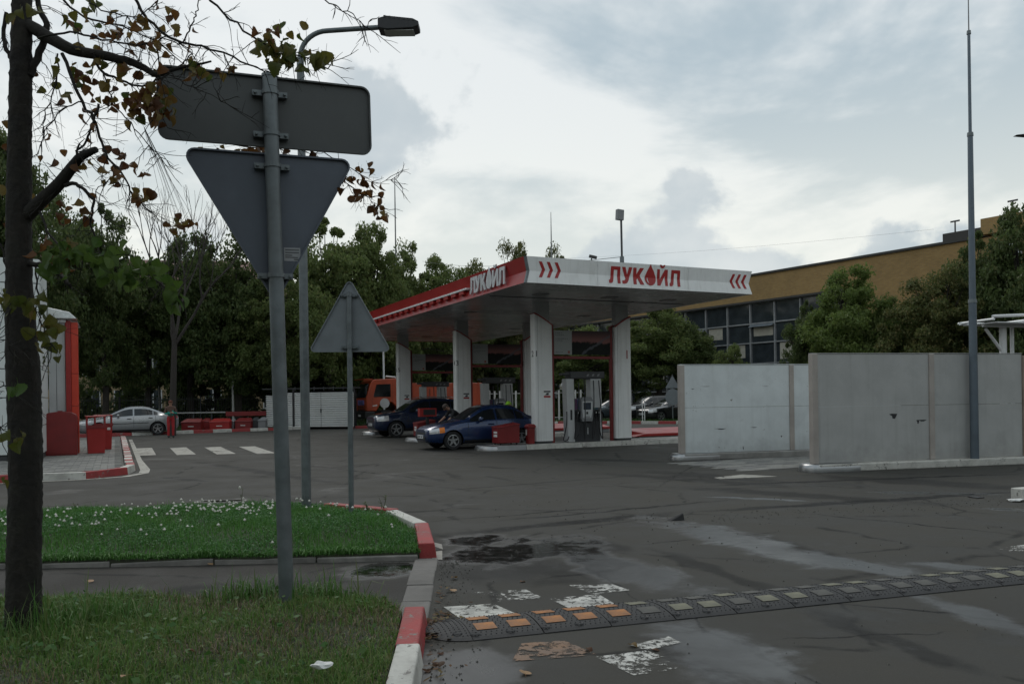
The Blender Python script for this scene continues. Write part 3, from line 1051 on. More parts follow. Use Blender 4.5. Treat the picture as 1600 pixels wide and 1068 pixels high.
def column(u, v, side, nums, sticker):
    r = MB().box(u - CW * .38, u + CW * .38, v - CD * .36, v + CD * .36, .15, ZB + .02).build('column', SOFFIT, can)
    # cladding with a slanting top, low towards the pump
    n = 8
    hi, lo = 4.28, 3.92
    za, zb_ = (hi, lo) if side < 0 else (lo, hi)
    rr = .05
    sec = []
    for (cx, cy, a0) in ((u + CW / 2 - rr, v + CD / 2 - rr, 0), (u - CW / 2 + rr, v + CD / 2 - rr, 90), (u - CW / 2 + rr, v - CD / 2 + rr, 180), (u + CW / 2 - rr, v - CD / 2 + rr, 270)):
        for k in range(4):
            a = R(a0 + 30 * k)
            sec.append((cx + rr * math.cos(a), cy + rr * math.sin(a)))

    def ztop(x):
        t_ = min(1.0, max(0.0, (x - (u - CW / 2)) / CW))
        s_ = t_ if side < 0 else 1 - t_
        # gentle curve at the low end
        return hi - (hi - lo) * (s_ ** 1.25)
    m = MB()
    k = len(sec)
    vs = [(x, y, .22) for x, y in sec] + [(x, y, ztop(x)) for x, y in sec]
    m.add(vs, [(i, (i + 1) % k, k + (i + 1) % k, k + i) for i in range(k)] + [tuple(range(k, 2 * k))])
    m.build('cladding', WHITE, r, smooth=40)
    MB().box(u - CW / 2 + .03, u + CW / 2 - .03, v - CD / 2 + .03, v + CD / 2 - .03, .15, .22).build('plinth', DARK, r)
    tr = MB()
    P = [[(x, v - CD / 2 - .012, ztop(x) - .015) for x in np.linspace(u - CW / 2, u + CW / 2, 9)], [(x, v - CD / 2 - .012, ztop(x) + .03) for x in np.linspace(u - CW / 2, u + CW / 2, 9)]]
    tr.grid(P)
    tr.grid([[(x, v - CD / 2 - .012, ztop(x) + .03) for x in np.linspace(u - CW / 2, u + CW / 2, 9)], [(x, v + CD / 2 + .012, ztop(x) + .03) for x in np.linspace(u - CW / 2, u + CW / 2, 9)]])
    tr.build('red_trim', RED, r)
    MB().box(u - CW / 2 + .10, u - CW / 2 + .106, v - CD / 2 - .003, v - CD / 2 + .01, .24, ztop(u - CW / 2 + .1) - .02).build('seam', GREY, r)
    for txt, face in nums:
        me = text_mesh(txt, .42 if face == 'big' else .27, LRED if face == 'big' else BLACK)
        if face == 'side':
            link('number', me, r, (u - CW / 2 - .004, v - .02, 3.0), (R(90), 0, R(-90)))
        elif face == 'front':
            link('number', me, r, (u - CW / 2 + .055, v - CD / 2 - .004, 3.0), (R(90), 0, 0))
        else:
            link('number', me, r, (u + CW / 2 - .17, v - CD / 2 - .004, 3.0), (R(90), 0, 0))
    if sticker:
        s_ = MB()
        x0, y0, z0 = u - .02, v - CD / 2 - .005, 1.78
        s_.box(x0, x0 + .24, y0, y0 + .004, z0, z0 + .045).build('sticker_band', BLACK, r)
        MB().box(x0, x0 + .24, y0, y0 + .004, z0 - .17, z0 - .11).build('sticker_band', LRED, r)
        MB().prism([(.05, -.09), (.1, -.03), (.16, -.015), (.19, -.05), (.16, -.09)], lambda a, b, t_: (x0 + a, y0 + .004 * t_, z0 + b)).build('sticker_symbol', BLACK, r)
    return r


NUM = [[('2', 'side'), ('1', 'front')], [('4', 'side'), ('3', 'front')], [('6', 'side'), ('5', 'front')]]
for i, v in enumerate(ROWS):
    column(COLU[0], v, -1, NUM[i], True)
    column(COLU[1], v, 1, [('1' if i == 0 else '35'[i - 1], 'big')] + ([('3', 'side')] if i == 1 else []), False)

# ---------------------------------------------------------------- poster frames
POSTW = M('poster_white', (.3, .315, .31), .4, var=.03)
pm = bpy.data.materials.new('poster_landscape')
pm.use_nodes = True
t_ = NT(pm.node_tree)
p_ = pm.node_tree.nodes['Principled BSDF']
tcx = t_.n('ShaderNodeTexCoord')
sx = t_.n('ShaderNodeSeparateXYZ', {0: tcx.outputs['Object']})
nn = t_.noise(tcx.outputs['Object'], 3.0, 6, .6)
zz = t_.math('ADD', sx.outputs[2], t_.math('MULTIPLY', t_.math('SUBTRACT', nn, .5), .35))
skyc = t_.mix(t_.ramp(sx.outputs[2], .0, .42), (.27, .125, .115, 1), (.06, .045, .05, 1))
pc = t_.mix(t_.ramp(zz, -.02, .05), (.012, .014, .013, 1), skyc)
riv = t_.math('ABSOLUTE', t_.math('SUBTRACT', t_.math('ADD', t_.math('MULTIPLY', sx.outputs[0], .55), t_.math('MULTIPLY', nn, .3)), t_.math('ADD', sx.outputs[2], .33)))
pc = t_.mix(t_.ramp(riv, .02, .06, .7, 0), pc, (.13, .14, .16, 1))
t_.set(p_, 'Base Color', pc)
p_.inputs['Roughness'].default_value = .6
p_.inputs['Specular IOR Level'].default_value = .2
SPRINT = M('poster_print', (.1, .1, .1), .6)
for i, v in enumerate(ROWS):
    lab = ['advertising frame with white and dark landscape panels above the nearest pump', 'advertising frame with white and dark panels above the middle pump', 'advertising frame with white and dark panels above the farthest pump'][i]
    t = thing('poster_frame', lab, 'poster frame', C(0, v, 0), R(YAW))
    a, b = COLU[0] + CW / 2 + .02, COLU[1] - CW / 2 - .02
    for x in (a, b - .09):
        MB().box(x, x + .09, -.05, .05, .15, 3.95).build('post', DRED, t, bevel=.006)
    MB().box(a + .09, b - .09, -.05, .05, 2.86, 2.95).build('crossbar', DRED, t, bevel=.006)
    wx = a + .1 + .66
    MB().box(a + .1, wx, -.06, -.02, 3.0, 3.78).build('text_panel', POSTW, t, bevel=.004)
    for k, (zz_, ww) in enumerate([(3.68, .3), (3.62, .42), (3.5, .5), (3.44, .28), (3.06, .3)]):
        for q in range(int(ww / .07)):
            if random.random() < .85:
                MB().box(a + .15 + q * .07, a + .15 + q * .07 + random.uniform(.03, .06), -.063, -.061, zz_, zz_ + .018).build('print', SPRINT, t)
    MB().box(wx - .16, wx - .08, -.063, -.061, 3.04, 3.12).build('print', M('print_red', (.3, .08, .06), .5), t)
    me = MB().box(-(b - .1 - wx) / 2, (b - .1 - wx) / 2, -.02, .02, -.39, .39).mesh('picture_panel', pm)
    link('picture_panel', me, t, ((wx + b - .1) / 2 + .005, -.035, 3.39))

# ---------------------------------------------------------------- fuel dispensers
PUMPW = M('pump_white', (.5, .51, .51), .4, var=.05, dirt=.25, dirtcol=(.25, .25, .24))
SCREEN = M('pump_screen', (.012, .02, .035), .12, var=.3)


def dispenser(u, v, label, num):
    t = thing('fuel_dispenser', label, 'fuel pump', C(u, v, .15), R(YAW))
    Wd, Dp = 1.3, .32
    for x0, x1 in ((-Wd / 2, -Wd / 2 + .27), (Wd / 2 - .4, Wd / 2)):
        z0 = 0 if x0 < 0 else 1.1
        s_ = .02 if x0 < 0 else -.02
        MB().hexa([(x0 + s_, -Dp / 2, z0), (x1, -Dp / 2, z0), (x1, Dp / 2, z0), (x0 + s_, Dp / 2, z0)], [(x0 - .03, -Dp / 2, 2.06), (x1 - .02, -Dp / 2, 2.06), (x1 - .02, Dp / 2, 2.06), (x0 - .03, Dp / 2, 2.06)]).build('pillar', PUMPW, t, bevel=.02)
    MB().box(-Wd / 2 + .1, -Wd / 2 + .17, -Dp / 2 - .006, -Dp / 2, .72, 1.05).build('slot', BLACK, t)
    MB().box(Wd / 2 - .06, Wd / 2 + .0, -Dp / 2 + .02, Dp / 2 - .02, 0, 1.1).build('edge_post', PUMPW, t)
    hd = MB().box(-Wd / 2 + .1, Wd / 2 + .1, -Dp / 2 - .04, Dp / 2 + .04, 2.06, 2.3).build('header', DARK, t, bevel=.03)
    MB().box(-Wd / 2 - .14, -Wd / 2 + .12, -Dp / 2 + .02, Dp / 2 - .02, 2.17, 2.25).build('header_fin', DARK, hd, bevel=.02)
    for k in range(3):
        MB().prism([(0, 0), (.02, .07), (.1, .09), (.08, .02)], lambda a, b, q, k=k: (.05 + k * .2 + a, -Dp / 2 - .047 + .006 * q, 2.13 + b)).build('header_print', GREY, hd)
    MB().box(-Wd / 2 + .28, Wd / 2 - .06, -Dp / 2 + .04, Dp / 2 - .04, 0, .66).build('cabinet', DARK, t, bevel=.01)
    link('number', text_mesh(num, .32, PUMPW), t, (.12, -Dp / 2 + .036, .34), (R(90), 0, 0))
    MB().box(-Wd / 2 + .28, Wd / 2 - .06, -Dp / 2 + .06, Dp / 2 - .06, .66, 1.42).build('nozzle_bay', GREY, t)
    for x0, cols in ((-Wd / 2 + .3, ((.09, .03, .09), (.03, .1, .24))), (Wd / 2 - .32, ((.02, .16, .12), (.04, .12, .2)))):
        for k, c in enumerate(cols):
            MB().box(x0 + k * .1, x0 + k * .1 + .095, -Dp / 2 + .045, -Dp / 2 + .06, 1.06, 1.4).build('grade_panel', M('grade_%d%d' % (int(x0 > 0), k), c, .35), t)
        MB().box(x0 - .01, x0 + .24, -Dp / 2 + .03, -Dp / 2 + .06, .66, 1.05).build('nozzle_boot', BLACK, t)
        for k in range(2):
            nz = MB().obox((x0 + .06 + k * .11, -Dp / 2 - .0, .9), (.05, .07, .2), (.25, 0, 0))
            nz.tube([(x0 + .06 + k * .11, -Dp / 2 - .03, .84), (x0 + .06 + k * .11, -Dp / 2 + .0, .72)], .015, 6)
            nz.build('nozzle', BLACK, t, bevel=.01)
            MB().obox((x0 + .06 + k * .11, -Dp / 2 - .05, .95), (.03, .02, .05)).build('nozzle_tag', PUMPW, t)
    # console
    c = MB().prism([(-.2, .66), (.2, .66), (.23, .8), (.23, 1.36), (.17, 1.46), (-.17, 1.46), (-.23, 1.36), (-.23, .8)], lambda a, b, q: (.03 + a, -Dp / 2 - .1 + .14 * q, b)).build('console', GREY, t, bevel=.02)
    MB().prism([(-.17, .78), (.13, .78), (.19, 1.0), (.19, 1.32), (-.19, 1.32), (-.19, 1.0)], lambda a, b, q: (.03 + a, -Dp / 2 - .112 + .01 * q, b)).build('faceplate', PUMPW, c)
    MB().box(-.12, .16, -Dp / 2 - .118, -Dp / 2 - .113, 1.05, 1.28).build('screen', SCREEN, c)
    MB().box(-.02, .05, -Dp / 2 - .118, -Dp / 2 - .113, .9, .98).build('reader', BLACK, c)
    MB().box(-.1, .12, -Dp / 2 - .116, -Dp / 2 - .113, .8, .83).build('print', GREY, c)
    # hoses: from the header down in a loop to each nozzle
    for (xt, yt, zt_, xl, zl, xe, ze) in [(-.26, -.3, 1.95, -.46, .12, -.2, .75), (-.06, -.3, 2.06, -.06, .1, -.1, .75), (.3, -.3, 2.0, .22, .1, .36, .75), (.5, -.3, 2.0, .62, .1, .48, .75), (-.72, .1, 1.0, -.86, .1, -.66, .2)]:
        pts = []
        for k in range(15):
            s_ = k / 14
            if s_ < .55:
                q = s_ / .55
                pts.append((xt + (xl - xt) * (q ** 1.5), -Dp / 2 - .06 - .05 * math.sin(q * 3.1), zt_ + (zl - zt_) * (1 - (1 - q) ** 1.0)))
            else:
                q = (s_ - .55) / .45
                a = math.pi * (1 + q)
                mx, rx = (xl + xe) / 2, (xe - xl) / 2
                pts.append((mx + rx * math.cos(a + 0) * 1.0, -Dp / 2 - .08, zl + .0 - .06 * math.sin(q * math.pi) + (ze - zl) * q ** 2.2))
        MB().tube(pts, .018, 7).build('hose', BLACK, t, smooth=60)
    return t


dispenser(4.05, ROWS[0], 'white and charcoal fuel pump numbered 1 between the nearest columns', '1')
dispenser(4.05, ROWS[1], 'white and charcoal fuel pump behind the roof of the blue sedan', '3')
dispenser(4.05, ROWS[2], 'white and charcoal fuel pump in front of the orange truck body', '5')

# ---------------------------------------------------------------- red sand boxes and bins on the islands
LABELW = M('label_white', (.62, .62, .6), .6)


def sandbox(u, v, label):
    t = thing('sand_box', label, 'box', C(u, v, .15), R(YAW))
    MB().hexa([(-.36, -.26, .06), (.36, -.26, .06), (.36, .26, .06), (-.36, .26, .06)], [(-.36, -.26, .52), (.36, -.26, .62), (.36, .26, .66), (-.36, .26, .54)]).build('body', DRED, t, bevel=.01)
    MB().hexa([(-.38, -.28, .523), (.38, -.28, .623), (.38, .28, .663), (-.38, .28, .543)], [(-.38, -.28, .55), (.38, -.28, .65), (.38, .28, .69), (-.38, .28, .57)]).build('lid', DRED, t, bevel=.006)
    for x in (-.28, .28):
        for y in (-.2, .2):
            MB().box(x - .02, x + .02, y - .02, y + .02, 0, .06).build('foot', BLACK, t)
    MB().box(-.366, -.361, -.14, .12, .36, .42).build('label', LABELW, t)
    MB().box(-.366, -.361, -.14, .12, .25, .33).build('label', LABELW, t)
    return t


sandbox(1.25, 4.02, 'red sand box with white labels on the nearest island beside the blue sedan')
sandbox(.95, 10.8, 'red sand box at the nose of the middle island by the leaning man')
sandbox(1.25, 18.2, 'red sand box on the farthest island beyond the blue off-roader')
t = thing('waste_bin', 'narrow red lidded bin against the nearest left column', 'bin', C(2.0, 3.8, .15), R(YAW))
MB().lathe([(0, 0), (.15, 0), (.17, .5), (.0, .5)], 4, lambda r, a, z: (r * math.cos(a + .785), r * math.sin(a + .785), z)).build('body', DRED, t, bevel=.02)
MB().lathe([(.0, .5), (.2, .5), (.2, .57), (.15, .63), (.0, .64)], 4, lambda r, a, z: (r * math.cos(a + .785), r * math.sin(a + .785), z)).build('lid', DRED, t, bevel=.02)
MB().box(-.132, -.125, -.02, .06, .28, .46).build('label', LABELW, t)
t = thing('red_notice_box', 'bright red framed notice box on a stand behind the blue sedan bonnet', 'box', C(.95, 10.45, .15), R(YAW))
MB().box(-.05, .05, -.05, .05, 0, .8).build('stand', BLACK, t)
MB().box(-.34, .34, -.12, .12, .8, 1.12).build('case', RED, t, bevel=.01)
MB().box(-.2, .28, -.126, -.12, .86, 1.07).build('dark_panel', BLACK, t)

# ================================================================ shop at the left edge
shop = thing('shop_building', 'white panelled station shop with a lower annex at the left edge', 'building', C(0, 0), R(YAW))
BW = M('shop_panel', (.68, .72, .71), .35, var=.05, scale=.8, dirt=.12, dirtcol=(.4, .4, .38))
MB().box(-19.9, -11.68, 5.62, 8.02, .12, 5.4).build('core', DARK, shop)
z = .3
zs = [.3, 1.05, 1.8, 2.55, 3.3, 4.05, 4.8, 5.45]
for a, b in zip(zs[:-1], zs[1:]):
    for u0, u1 in ((-13.4, -11.58), (-15.3, -13.4), (-17.2, -15.3), (-19.1, -17.2)):
        MB().box(u0 + .012, u1 - .012, 5.5, 5.58, a + .012, b - .012).build('wall_panel', BW, shop, bevel=.006)
    for v0, v1 in ((5.6, 6.9), (6.9, 8.0)):
        MB().box(-11.64, -11.58, v0 + .012, v1 - .012, a + .012, b - .012).build('wall_panel', BW, shop, bevel=.006)
MB().box(-19.9, -11.6, 5.54, 8.02, .12, .29).build('plinth', DARK, shop)
an = MB().box(-11.56, -11.14, 8.06, 12, .15, 4.0).build('annex_wall', M('annex_panel', (.5, .52, .52), .4, var=.06, scale=.6, dirt=.3, dirtcol=(.3, .3, .29)), shop)
MB().box(-11.37, -11.36, 8.052, 8.07, .2, 3.98).build('seam', DARK, an)
MB().box(-11.56, -11.1, 7.9, 12, 4.003, 4.08).build('coping', WHITE2, an, bevel=.01)
aw = MB().hexa([(-11.56, 7.7, 4.1), (-10.8, 7.7, 4.1), (-10.8, 11, 4.1), (-11.56, 11, 4.1)], [(-11.56, 7.8, 4.42), (-11.0, 7.8, 4.3), (-11.0, 11, 4.3), (-11.56, 11, 4.42)]).build('glass_awning', M('awning', (.55, .57, .56), .25, var=.2, scale=3), shop, bevel=.03)
pf = MB().box(-11.12, -10.98, 7.95, 8.35, .15, 4.06).build('red_fin', RED, shop, bevel=.008)
for a, b in ((.15, 1.55), (1.56, 2.5), (2.51, 4.02)):
    MB().box(-10.975, -10.8, 8.0, 8.5, a, b).build('fin_panel', ORED, shop, bevel=.006)

# red locker in front of the shop
t = thing('red_locker', 'dark red metal locker with a shallow arched top in front of the shop', 'locker', C(-11.24, 7.15, .16), R(YAW))
arch = [(-.44, 0), (.42, 0), (.42, 1.02), (.4, 1.1), (.28, 1.17), (0, 1.2), (-.28, 1.17), (-.41, 1.1), (-.44, 1.02)]
MB().prism(arch, lambda a, b, q: (a, -.02 + .62 * q, b * 1.04)).build('body', DRED, t, bevel=.012)
MB().prism([(a * .93, .04 + b * .93) for a, b in arch], lambda a, b, q: (a, -.035 + .014 * q, b * 1.04)).build('door', DRED, t, bevel=.006)
MB().box(-.06, .06, -.02, .1, 1.245, 1.27).build('hinge', DRED, t)


def tall_bin(loc, label, sticker):
    t = thing('waste_bin', label, 'bin', loc, R(YAW + 4), 'red waste bins on the paved corner')
    MB().hexa([(-.22, -.22, 0), (.22, -.22, 0), (.22, .22, 0), (-.22, .22, 0)], [(-.25, -.25, .78), (.25, -.25, .78), (.25, .25, .78), (-.25, .25, .78)]).build('body', RED, t, bevel=.012)
    MB().box(-.235, .235, -.235, .235, .785, .8).build('opening', BLACK, t)
    MB().hexa([(-.27, -.27, .74), (.27, -.27, .74), (.27, -.255, .74), (-.27, -.255, .74)], [(-.27, -.27, .83), (.27, -.27, .83), (.27, -.255, .83), (-.27, -.255, .83)]).build('rim', DRED, t)
    for x in (-.235, .235):
        MB().box(x - .02, x + .02, -.2, .2, .8, 1.06).build('upright', RED, t, bevel=.006)
    MB().box(-.27, .27, -.22, .22, 1.06, 1.1).build('hood', RED, t, bevel=.01)
    if sticker:
        MB().box(.1, .19, -.262, -.256, .62, .7).build('sticker', LABELW, t)
    return t


tall_bin(C(-10.35, 7.75, .16), 'red hooded waste bin nearer the locker', False)
tall_bin(C(-10.18, 9.9, .16), 'red hooded waste bin with a small sticker behind the first one', True)

# ================================================================ screen walls on the right
SCRA = M('screen_grey', (.4, .402, .39), .65, .0, .06, 2, .1, 90, streak=.2, splash=.25, dirt=.15, dirtcol=(.15, .15, .145))
SCRB = M('screen_pale', (.6, .64, .645), .55, .0, .05, 2, .06, 90, streak=.15, splash=.2, chips=.33, dirt=.2, dirtcol=(.26, .28, .29))
SPOST = M('screen_post', (.36, .325, .295), .7, 0, .12, 2, .1, 40)
SRUST = M('screen_post_side', (.27, .22, .18), .75, 0, .2, 3)


def screen_wall(loc, rz, length, joints, h, mat, label, dents, endpost):
    t = thing('screen_wall', label, 'wall', loc, rz)
    # pedestal with a metal nose
    pd = MB().box(.0, length + .5, -.28, .3, 0, .16).build('pedestal', CONCW if mat is SCRA else CONC, t, bevel=.02)
    nose = MB()
    n = 12
    rows = []
    for off, zz in ((0, -.0), (0, .08), (.02, .14), (.06, .163)):
        rows.append([(.95, -.29 + off, zz)] + [(-.02 + math.cos(R(270 - 180 * k / n)) * (.2 - off), .01 + math.sin(R(270 - 180 * k / n)) * (.3 - off), zz) for k in range(n + 1)] + [(.95, .31 - off, zz)])
    nose.grid(rows)
    nose.add(rows[-1], [tuple(range(len(rows[-1])))])
    nose.build('metal_nose', METALK, t, smooth=50)
    xs = [0] + joints + [length]
    for i, (a, b) in enumerate(zip(xs[:-1], xs[1:])):
        for z0, z1 in ((.17, h * .55), (h * .55 + .006, h)):
            MB().box(a + .13, b - .004, -.045, .045, z0, z1).build('panel', mat, t)
        MB().box(a, a + .125, -.075, .075, .165, h + .01).build('post', SPOST, t, bevel=.006)
    if endpost:
        MB().box(length, length + .1, -.075, .075, .165, h - .03).build('post', SRUST, t, bevel=.006)
    MB().box(.0, length, -.055, .055, h + .011, h + .028).build('cap', mat, t)
    for (x, z0, w_, hh) in dents:
        MB().prism([(-.5, .4), (-.2, .5), (.5, .45), (.35, .0), (.2, -.35), (-.1, -.3), (-.15, .1)], lambda a, b, q: (x + a * w_, -.047 + .006 * q, z0 + b * hh)).build('hole', BLACK, t)
    return t


screen_wall(Vector((6.18, 17.21, 0)), R(14.3), 5.3, [2.85], 2.42, SCRA, 'nearer grey screen wall of two panels with a torn hole', [(1.95, 1.1, .2, .13), (2.66, 1.0, .26, .04), (2.56, .97, .08, .1)], True)
screen_wall(Vector((4.17, 20.79, 0)), R(14.8), 6.5, [3.1], 2.36, SCRB, 'farther pale blue screen wall with scuffed paint', [(.7, 1.83, .3, .012), (.35, 1.77, .1, .02), (1.1, .75, .35, .03), (2.05, .77, .2, .02), (2.85, .52, .05, .05), (1.75, .24, .03, .08), (2.4, 1.82, .2, .01)], False)
pavers('paving', 'grey block paving between the two screen walls', lambda u, v: True, (2.2, 9), (-5.9, -3.3), .012, C, .4, .2)

# tall tapered mast before the near wall
b = gnd(1523, 716, .16)
t = thing('lightning_mast', 'tall stepped grey mast standing before the grey screen wall', 'mast', (b.x - .02, b.y - .1, .16))
t.location = gnd(1523, 716, .16)
MB().tube([(0, 0, 0), (0, 0, 3.4)], [.088, .078], 14).build('lower_pole', M('blue_steel', (.12, .15, .18), .45, .4, .1), t, smooth=50)
MB().tube([(0, 0, 3.4), (0, 0, 7.0)], [.07, .055], 12).build('middle_pole', MATS['blue_steel'], t, smooth=50)
MB().tube([(0, 0, 7.0), (0, 0, 9.2)], [.034, .03], 10).build('upper_pole', MATS['blue_steel'], t, smooth=50)
MB().tube([(0, 0, 9.2), (0, 0, 11.2)], [.014, .006], 8).build('spike', GREY, t)
for z in (7.0, 9.2, 3.4):
    MB().lathe([(.0, z - .04), (.09 if z < 4 else .066 if z < 8 else .045, z - .04), (.08 if z < 4 else .06 if z < 8 else .04, z + .04), (0, z + .04)], 12).build('collar', GALV, t)

# white steel frame behind the near wall
p = at(1567, 520, 27)
t = thing('steel_frame', 'white tubular steel frame with a flat top behind the grey screen wall', 'frame', (p.x, p.y, 0), R(18))
for x, r in ((0, .11), (.5, .06)):
    MB().tube([(x, .1 * (x > 0), 0), (x, .1 * (x > 0), 3.75)], r, 8).build('upright', STEELW, t, smooth=50)
MB().tube([(-.95, -.1, 3.72), (3.2, -.1, 3.72)], .05, 8).build('beam', STEELW, t)
MB().tube([(-1.25, .5, 3.82), (3.2, .5, 3.82)], .05, 8).build('beam', STEELW, t)
MB().tube([(-1.2, -.7, 3.95), (3.2, -.2, 4.2)], .045, 8).build('beam', STEELW, t)
MB().tube([(-.72, 0, 3.62), (.0, 0, 2.85)], .05, 8).build('brace', STEELW, t)
for x in (-1.2, .3, 1.8):
    MB().tube([(x, -.75, 3.86), (x + .1, .7, 3.84)], .04, 6).build('cross_tube', STEELW, t)
MB().box(-1.0, 3.0, -.7, .6, 3.76, 3.79).build('deck', STEELW, t)
# low wall seen past the end of the grey wall
t = thing('low_wall', 'low dark grey wall past the far end of the grey screen wall', 'wall', (12.6, 20.6, 0), R(14))
MB().box(0, 4, -.1, .1, 0, .95).build('lower', DARK, t)
MB().box(0, 4, -.12, .12, .95, 1.55).build('upper', GREY, t)
# red and white kerb end at the right edge
kerb_run('kerb', 'red and white kerb end peeping in at the right edge', [(7.42, 12.1), (9.6, 12.9)], .75, .22, -.03, .17, [CONCW, KRED])

# ================================================================ road signs and the street lamp
def rounded(poly, r, n=5):
    out_ = []
    m = len(poly)
    for i in range(m):
        p0, p1, p2 = Vector(poly[i - 1]), Vector(poly[i]), Vector(poly[(i + 1) % m])
        a, b = (p0 - p1).normalized(), (p2 - p1).normalized()
        ang = a.angle(b)
        d = r / math.tan(ang / 2)
        c = p1 + (a + b).normalized() * (r / math.sin(ang / 2))
        s, e = p1 + a * d, p1 + b * d
        a0 = math.atan2(s.y - c.y, s.x - c.x)
        a1 = math.atan2(e.y - c.y, e.x - c.x)
        while a1 - a0 > math.pi:
            a1 -= 2 * math.pi
        while a1 - a0 < -math.pi:
            a1 += 2 * math.pi
        for k in range(n + 1):
            t = a0 + (a1 - a0) * k / n
            out_.append((c.x + r * math.cos(t), c.y + r * math.sin(t)))
    return out_


def sign_plate(poly, parent, mat, y, name='plate', rim=.022):
    """plate seen from behind: sheet plus a folded rim towards the viewer"""
    o = MB().prism(poly, lambda a, b, q: (a, y + .004 * q, b)).build(name, mat, parent)
    n = len(poly)
    cx = sum(p[0] for p in poly) / n
    cz = sum(p[1] for p in poly) / n
    inn = []
    for i in range(n):
        p0, p1, p2 = Vector(poly[i - 1]), Vector(poly[i]), Vector(poly[(i + 1) % n])
        d = (p2 - p0).normalized()
        nr = Vector((-d.y, d.x))
        if nr.dot(Vector((cx, cz)) - p1) < 0:
            nr = -nr
        inn.append(p1 + nr * .012)
    m = MB()
    A = [(p[0], y - .0, p[1]) for p in poly]
    B = [(p[0], y - rim, p[1]) for p in poly]
    Cc = [(p[0], y - rim, p[1]) for p in inn]
    D = [(p[0], y - .001, p[1]) for p in inn]
    m.add(A + B + Cc + D, [(k * n + i, k * n + (i + 1) % n, (k + 1) * n + (i + 1) % n, (k + 1) * n + i) for k in range(3) for i in range(n)])
    m.build('rim', mat, o)
    return o


def clamp(parent, x, y, z, r, name='clamp'):
    m = MB()
    m.lathe([(r + .004, z - .016), (r + .007, z - .016), (r + .007, z + .016), (r + .004, z + .016)], 16)
    for s in (-1, 1):
        m.box(x + s * (r + .035) - .035, x + s * (r + .035) + .035, r - .03, r + .014, z - .02, z + .02)
        m.tube([(x + s * (r + .05), r - .055, z), (x + s * (r + .05), r + .0, z)], .011, 6)
    m.build(name, GALV, parent)


b = gnd(448, 940, .13)
sg = thing('road_sign', 'big road sign post seen from behind with a long plate above a give-way triangle', 'road sign', (b.x, b.y, .08), 0)
sg.rotation_euler = (R(.3), R(-1.05), R(22))
pr = .054
MB().tube([(0, 0, -.1), (0, 0, 3.89)], [pr, pr * .98], 18).build('post', GALV, sg, smooth=50)
MB().lathe([(pr + .004, 3.88), (pr + .004, 3.9), (0, 3.905)], 18).build('post_cap', GALV, sg)
# heights surveyed: plate 3.38-3.86, triangle top 3.30
rect = rounded([(-.765, 3.39), (.75, 3.39), (.75, 3.91), (-.765, 3.91)], .07)
pl = sign_plate(rect, sg, SIGNB, pr + .022)
tag(pl, 'long dark grey plate with rounded corners seen from behind')
tri = rounded([(-.63, 3.345), (.62, 3.345), (0, 2.24)], .06)
pl2 = sign_plate(tri, sg, M('sign_back_blue', (.085, .1, .125), .5, .15, .12, 3, .04, 60, dirt=.25, dirtcol=(.05, .052, .055)), pr + .022)
tag(pl2, 'point-down triangular plate seen from behind with a small sticker')
st = MB().box(.07, .19, pr + .0205, pr + .0215, 2.56, 2.66).build('sticker', M('sticker_grey', (.3, .31, .32), .6), pl2)
for z_, x0, x1 in ((2.64, .08, .18), (2.62, .08, .18), (2.6, .08, .13), (2.585, .08, .17), (2.57, .14, .18)):
    MB().box(x0, x1, pr + .019, pr + .0203, z_, z_ + .006).build('print', DARK, pl2)
for z in (3.77, 3.47, 3.24, 2.44):
    clamp(sg, 0, 0, z, pr)

b = gnd(549, 806, .13)
s2 = thing('road_sign', 'smaller road sign seen from behind, a point-up grey triangle on a thin post', 'road sign', (b.x, b.y, .08), 0)
s2.rotation_euler = (0, R(.2), R(3))
MB().tube([(0, 0, -.1), (0, 0, 2.9)], .034, 14).build('post', GALV, s2, smooth=50)
tri = rounded([(-.53, 2.14), (.53, 2.14), (0, 3.09)], .05)
sign_plate(tri, s2, SIGNB2, .05)
for z in (2.86, 2.2):
    clamp(s2, 0, 0, z, .034)

b = gnd(479, 795, .13)
lp = thing('street_lamp', 'tall grey street lamp with a curved arm and ribbed lamp head over the lawn', 'street lamp', (b.x, b.y, .08), 0)
MB().tube([(0, 0, -.1), (0, 0, 3.5), (0, 0, 6.2)], [.066, .06, .05], 8).build('post', GALV, lp)
arc = [(0, 0, 6.1)] + [(.38 - .38 * math.cos(R(a)), 0, 6.2 + .36 * math.sin(R(a))) for a in range(0, 91, 10)] + [(.75, 0, 6.58), (1.16, 0, 6.6)]
MB().tube(arc, .034, 10).build('arm', GALV, lp, smooth=60)
hd = MB().prism([(1.08, .07), (1.2, .1), (1.55, .06), (1.63, .02), (1.63, -.04), (1.55, -.07), (1.2, -.085), (1.08, -.06)], lambda a, b_, q: (a, -.13 + .26 * q, 6.6 + b_)).build('lamp_head', BLACK, lp, bevel=.01)
for k in range(7):
    x = 1.16 + k * .064
    MB().box(x, x + .03, -.135, .135, 6.6 + .07 - k * .008, 6.6 + .1 - k * .009).build('fin', BLACK, hd)
MB().box(1.16, 1.56, -.1, .1, 6.51, 6.518).build('lens', M('lamp_lens', (.5, .5, .48), .2), hd)

# lamp arm reaching in at the right edge
p = at(1593, 212, 26)
t = thing('street_lamp', 'street lamp head just reaching in at the right edge', 'street lamp', (p.x + 1.6, p.y, 0))
MB().tube([(0, 0, 0), (0, 0, p.z)], [.08, .05], 8).build('post', GALV, t)
MB().tube([(0, 0, p.z - .1), (-1.3, 0, p.z)], .03, 8).build('arm', GALV, t)
MB().prism([(-1.75, 0), (-1.2, .06), (-1.2, -.05)], lambda a, b_, q: (a, -.1 + .2 * q, p.z + b_)).build('lamp_head', BLACK, t)

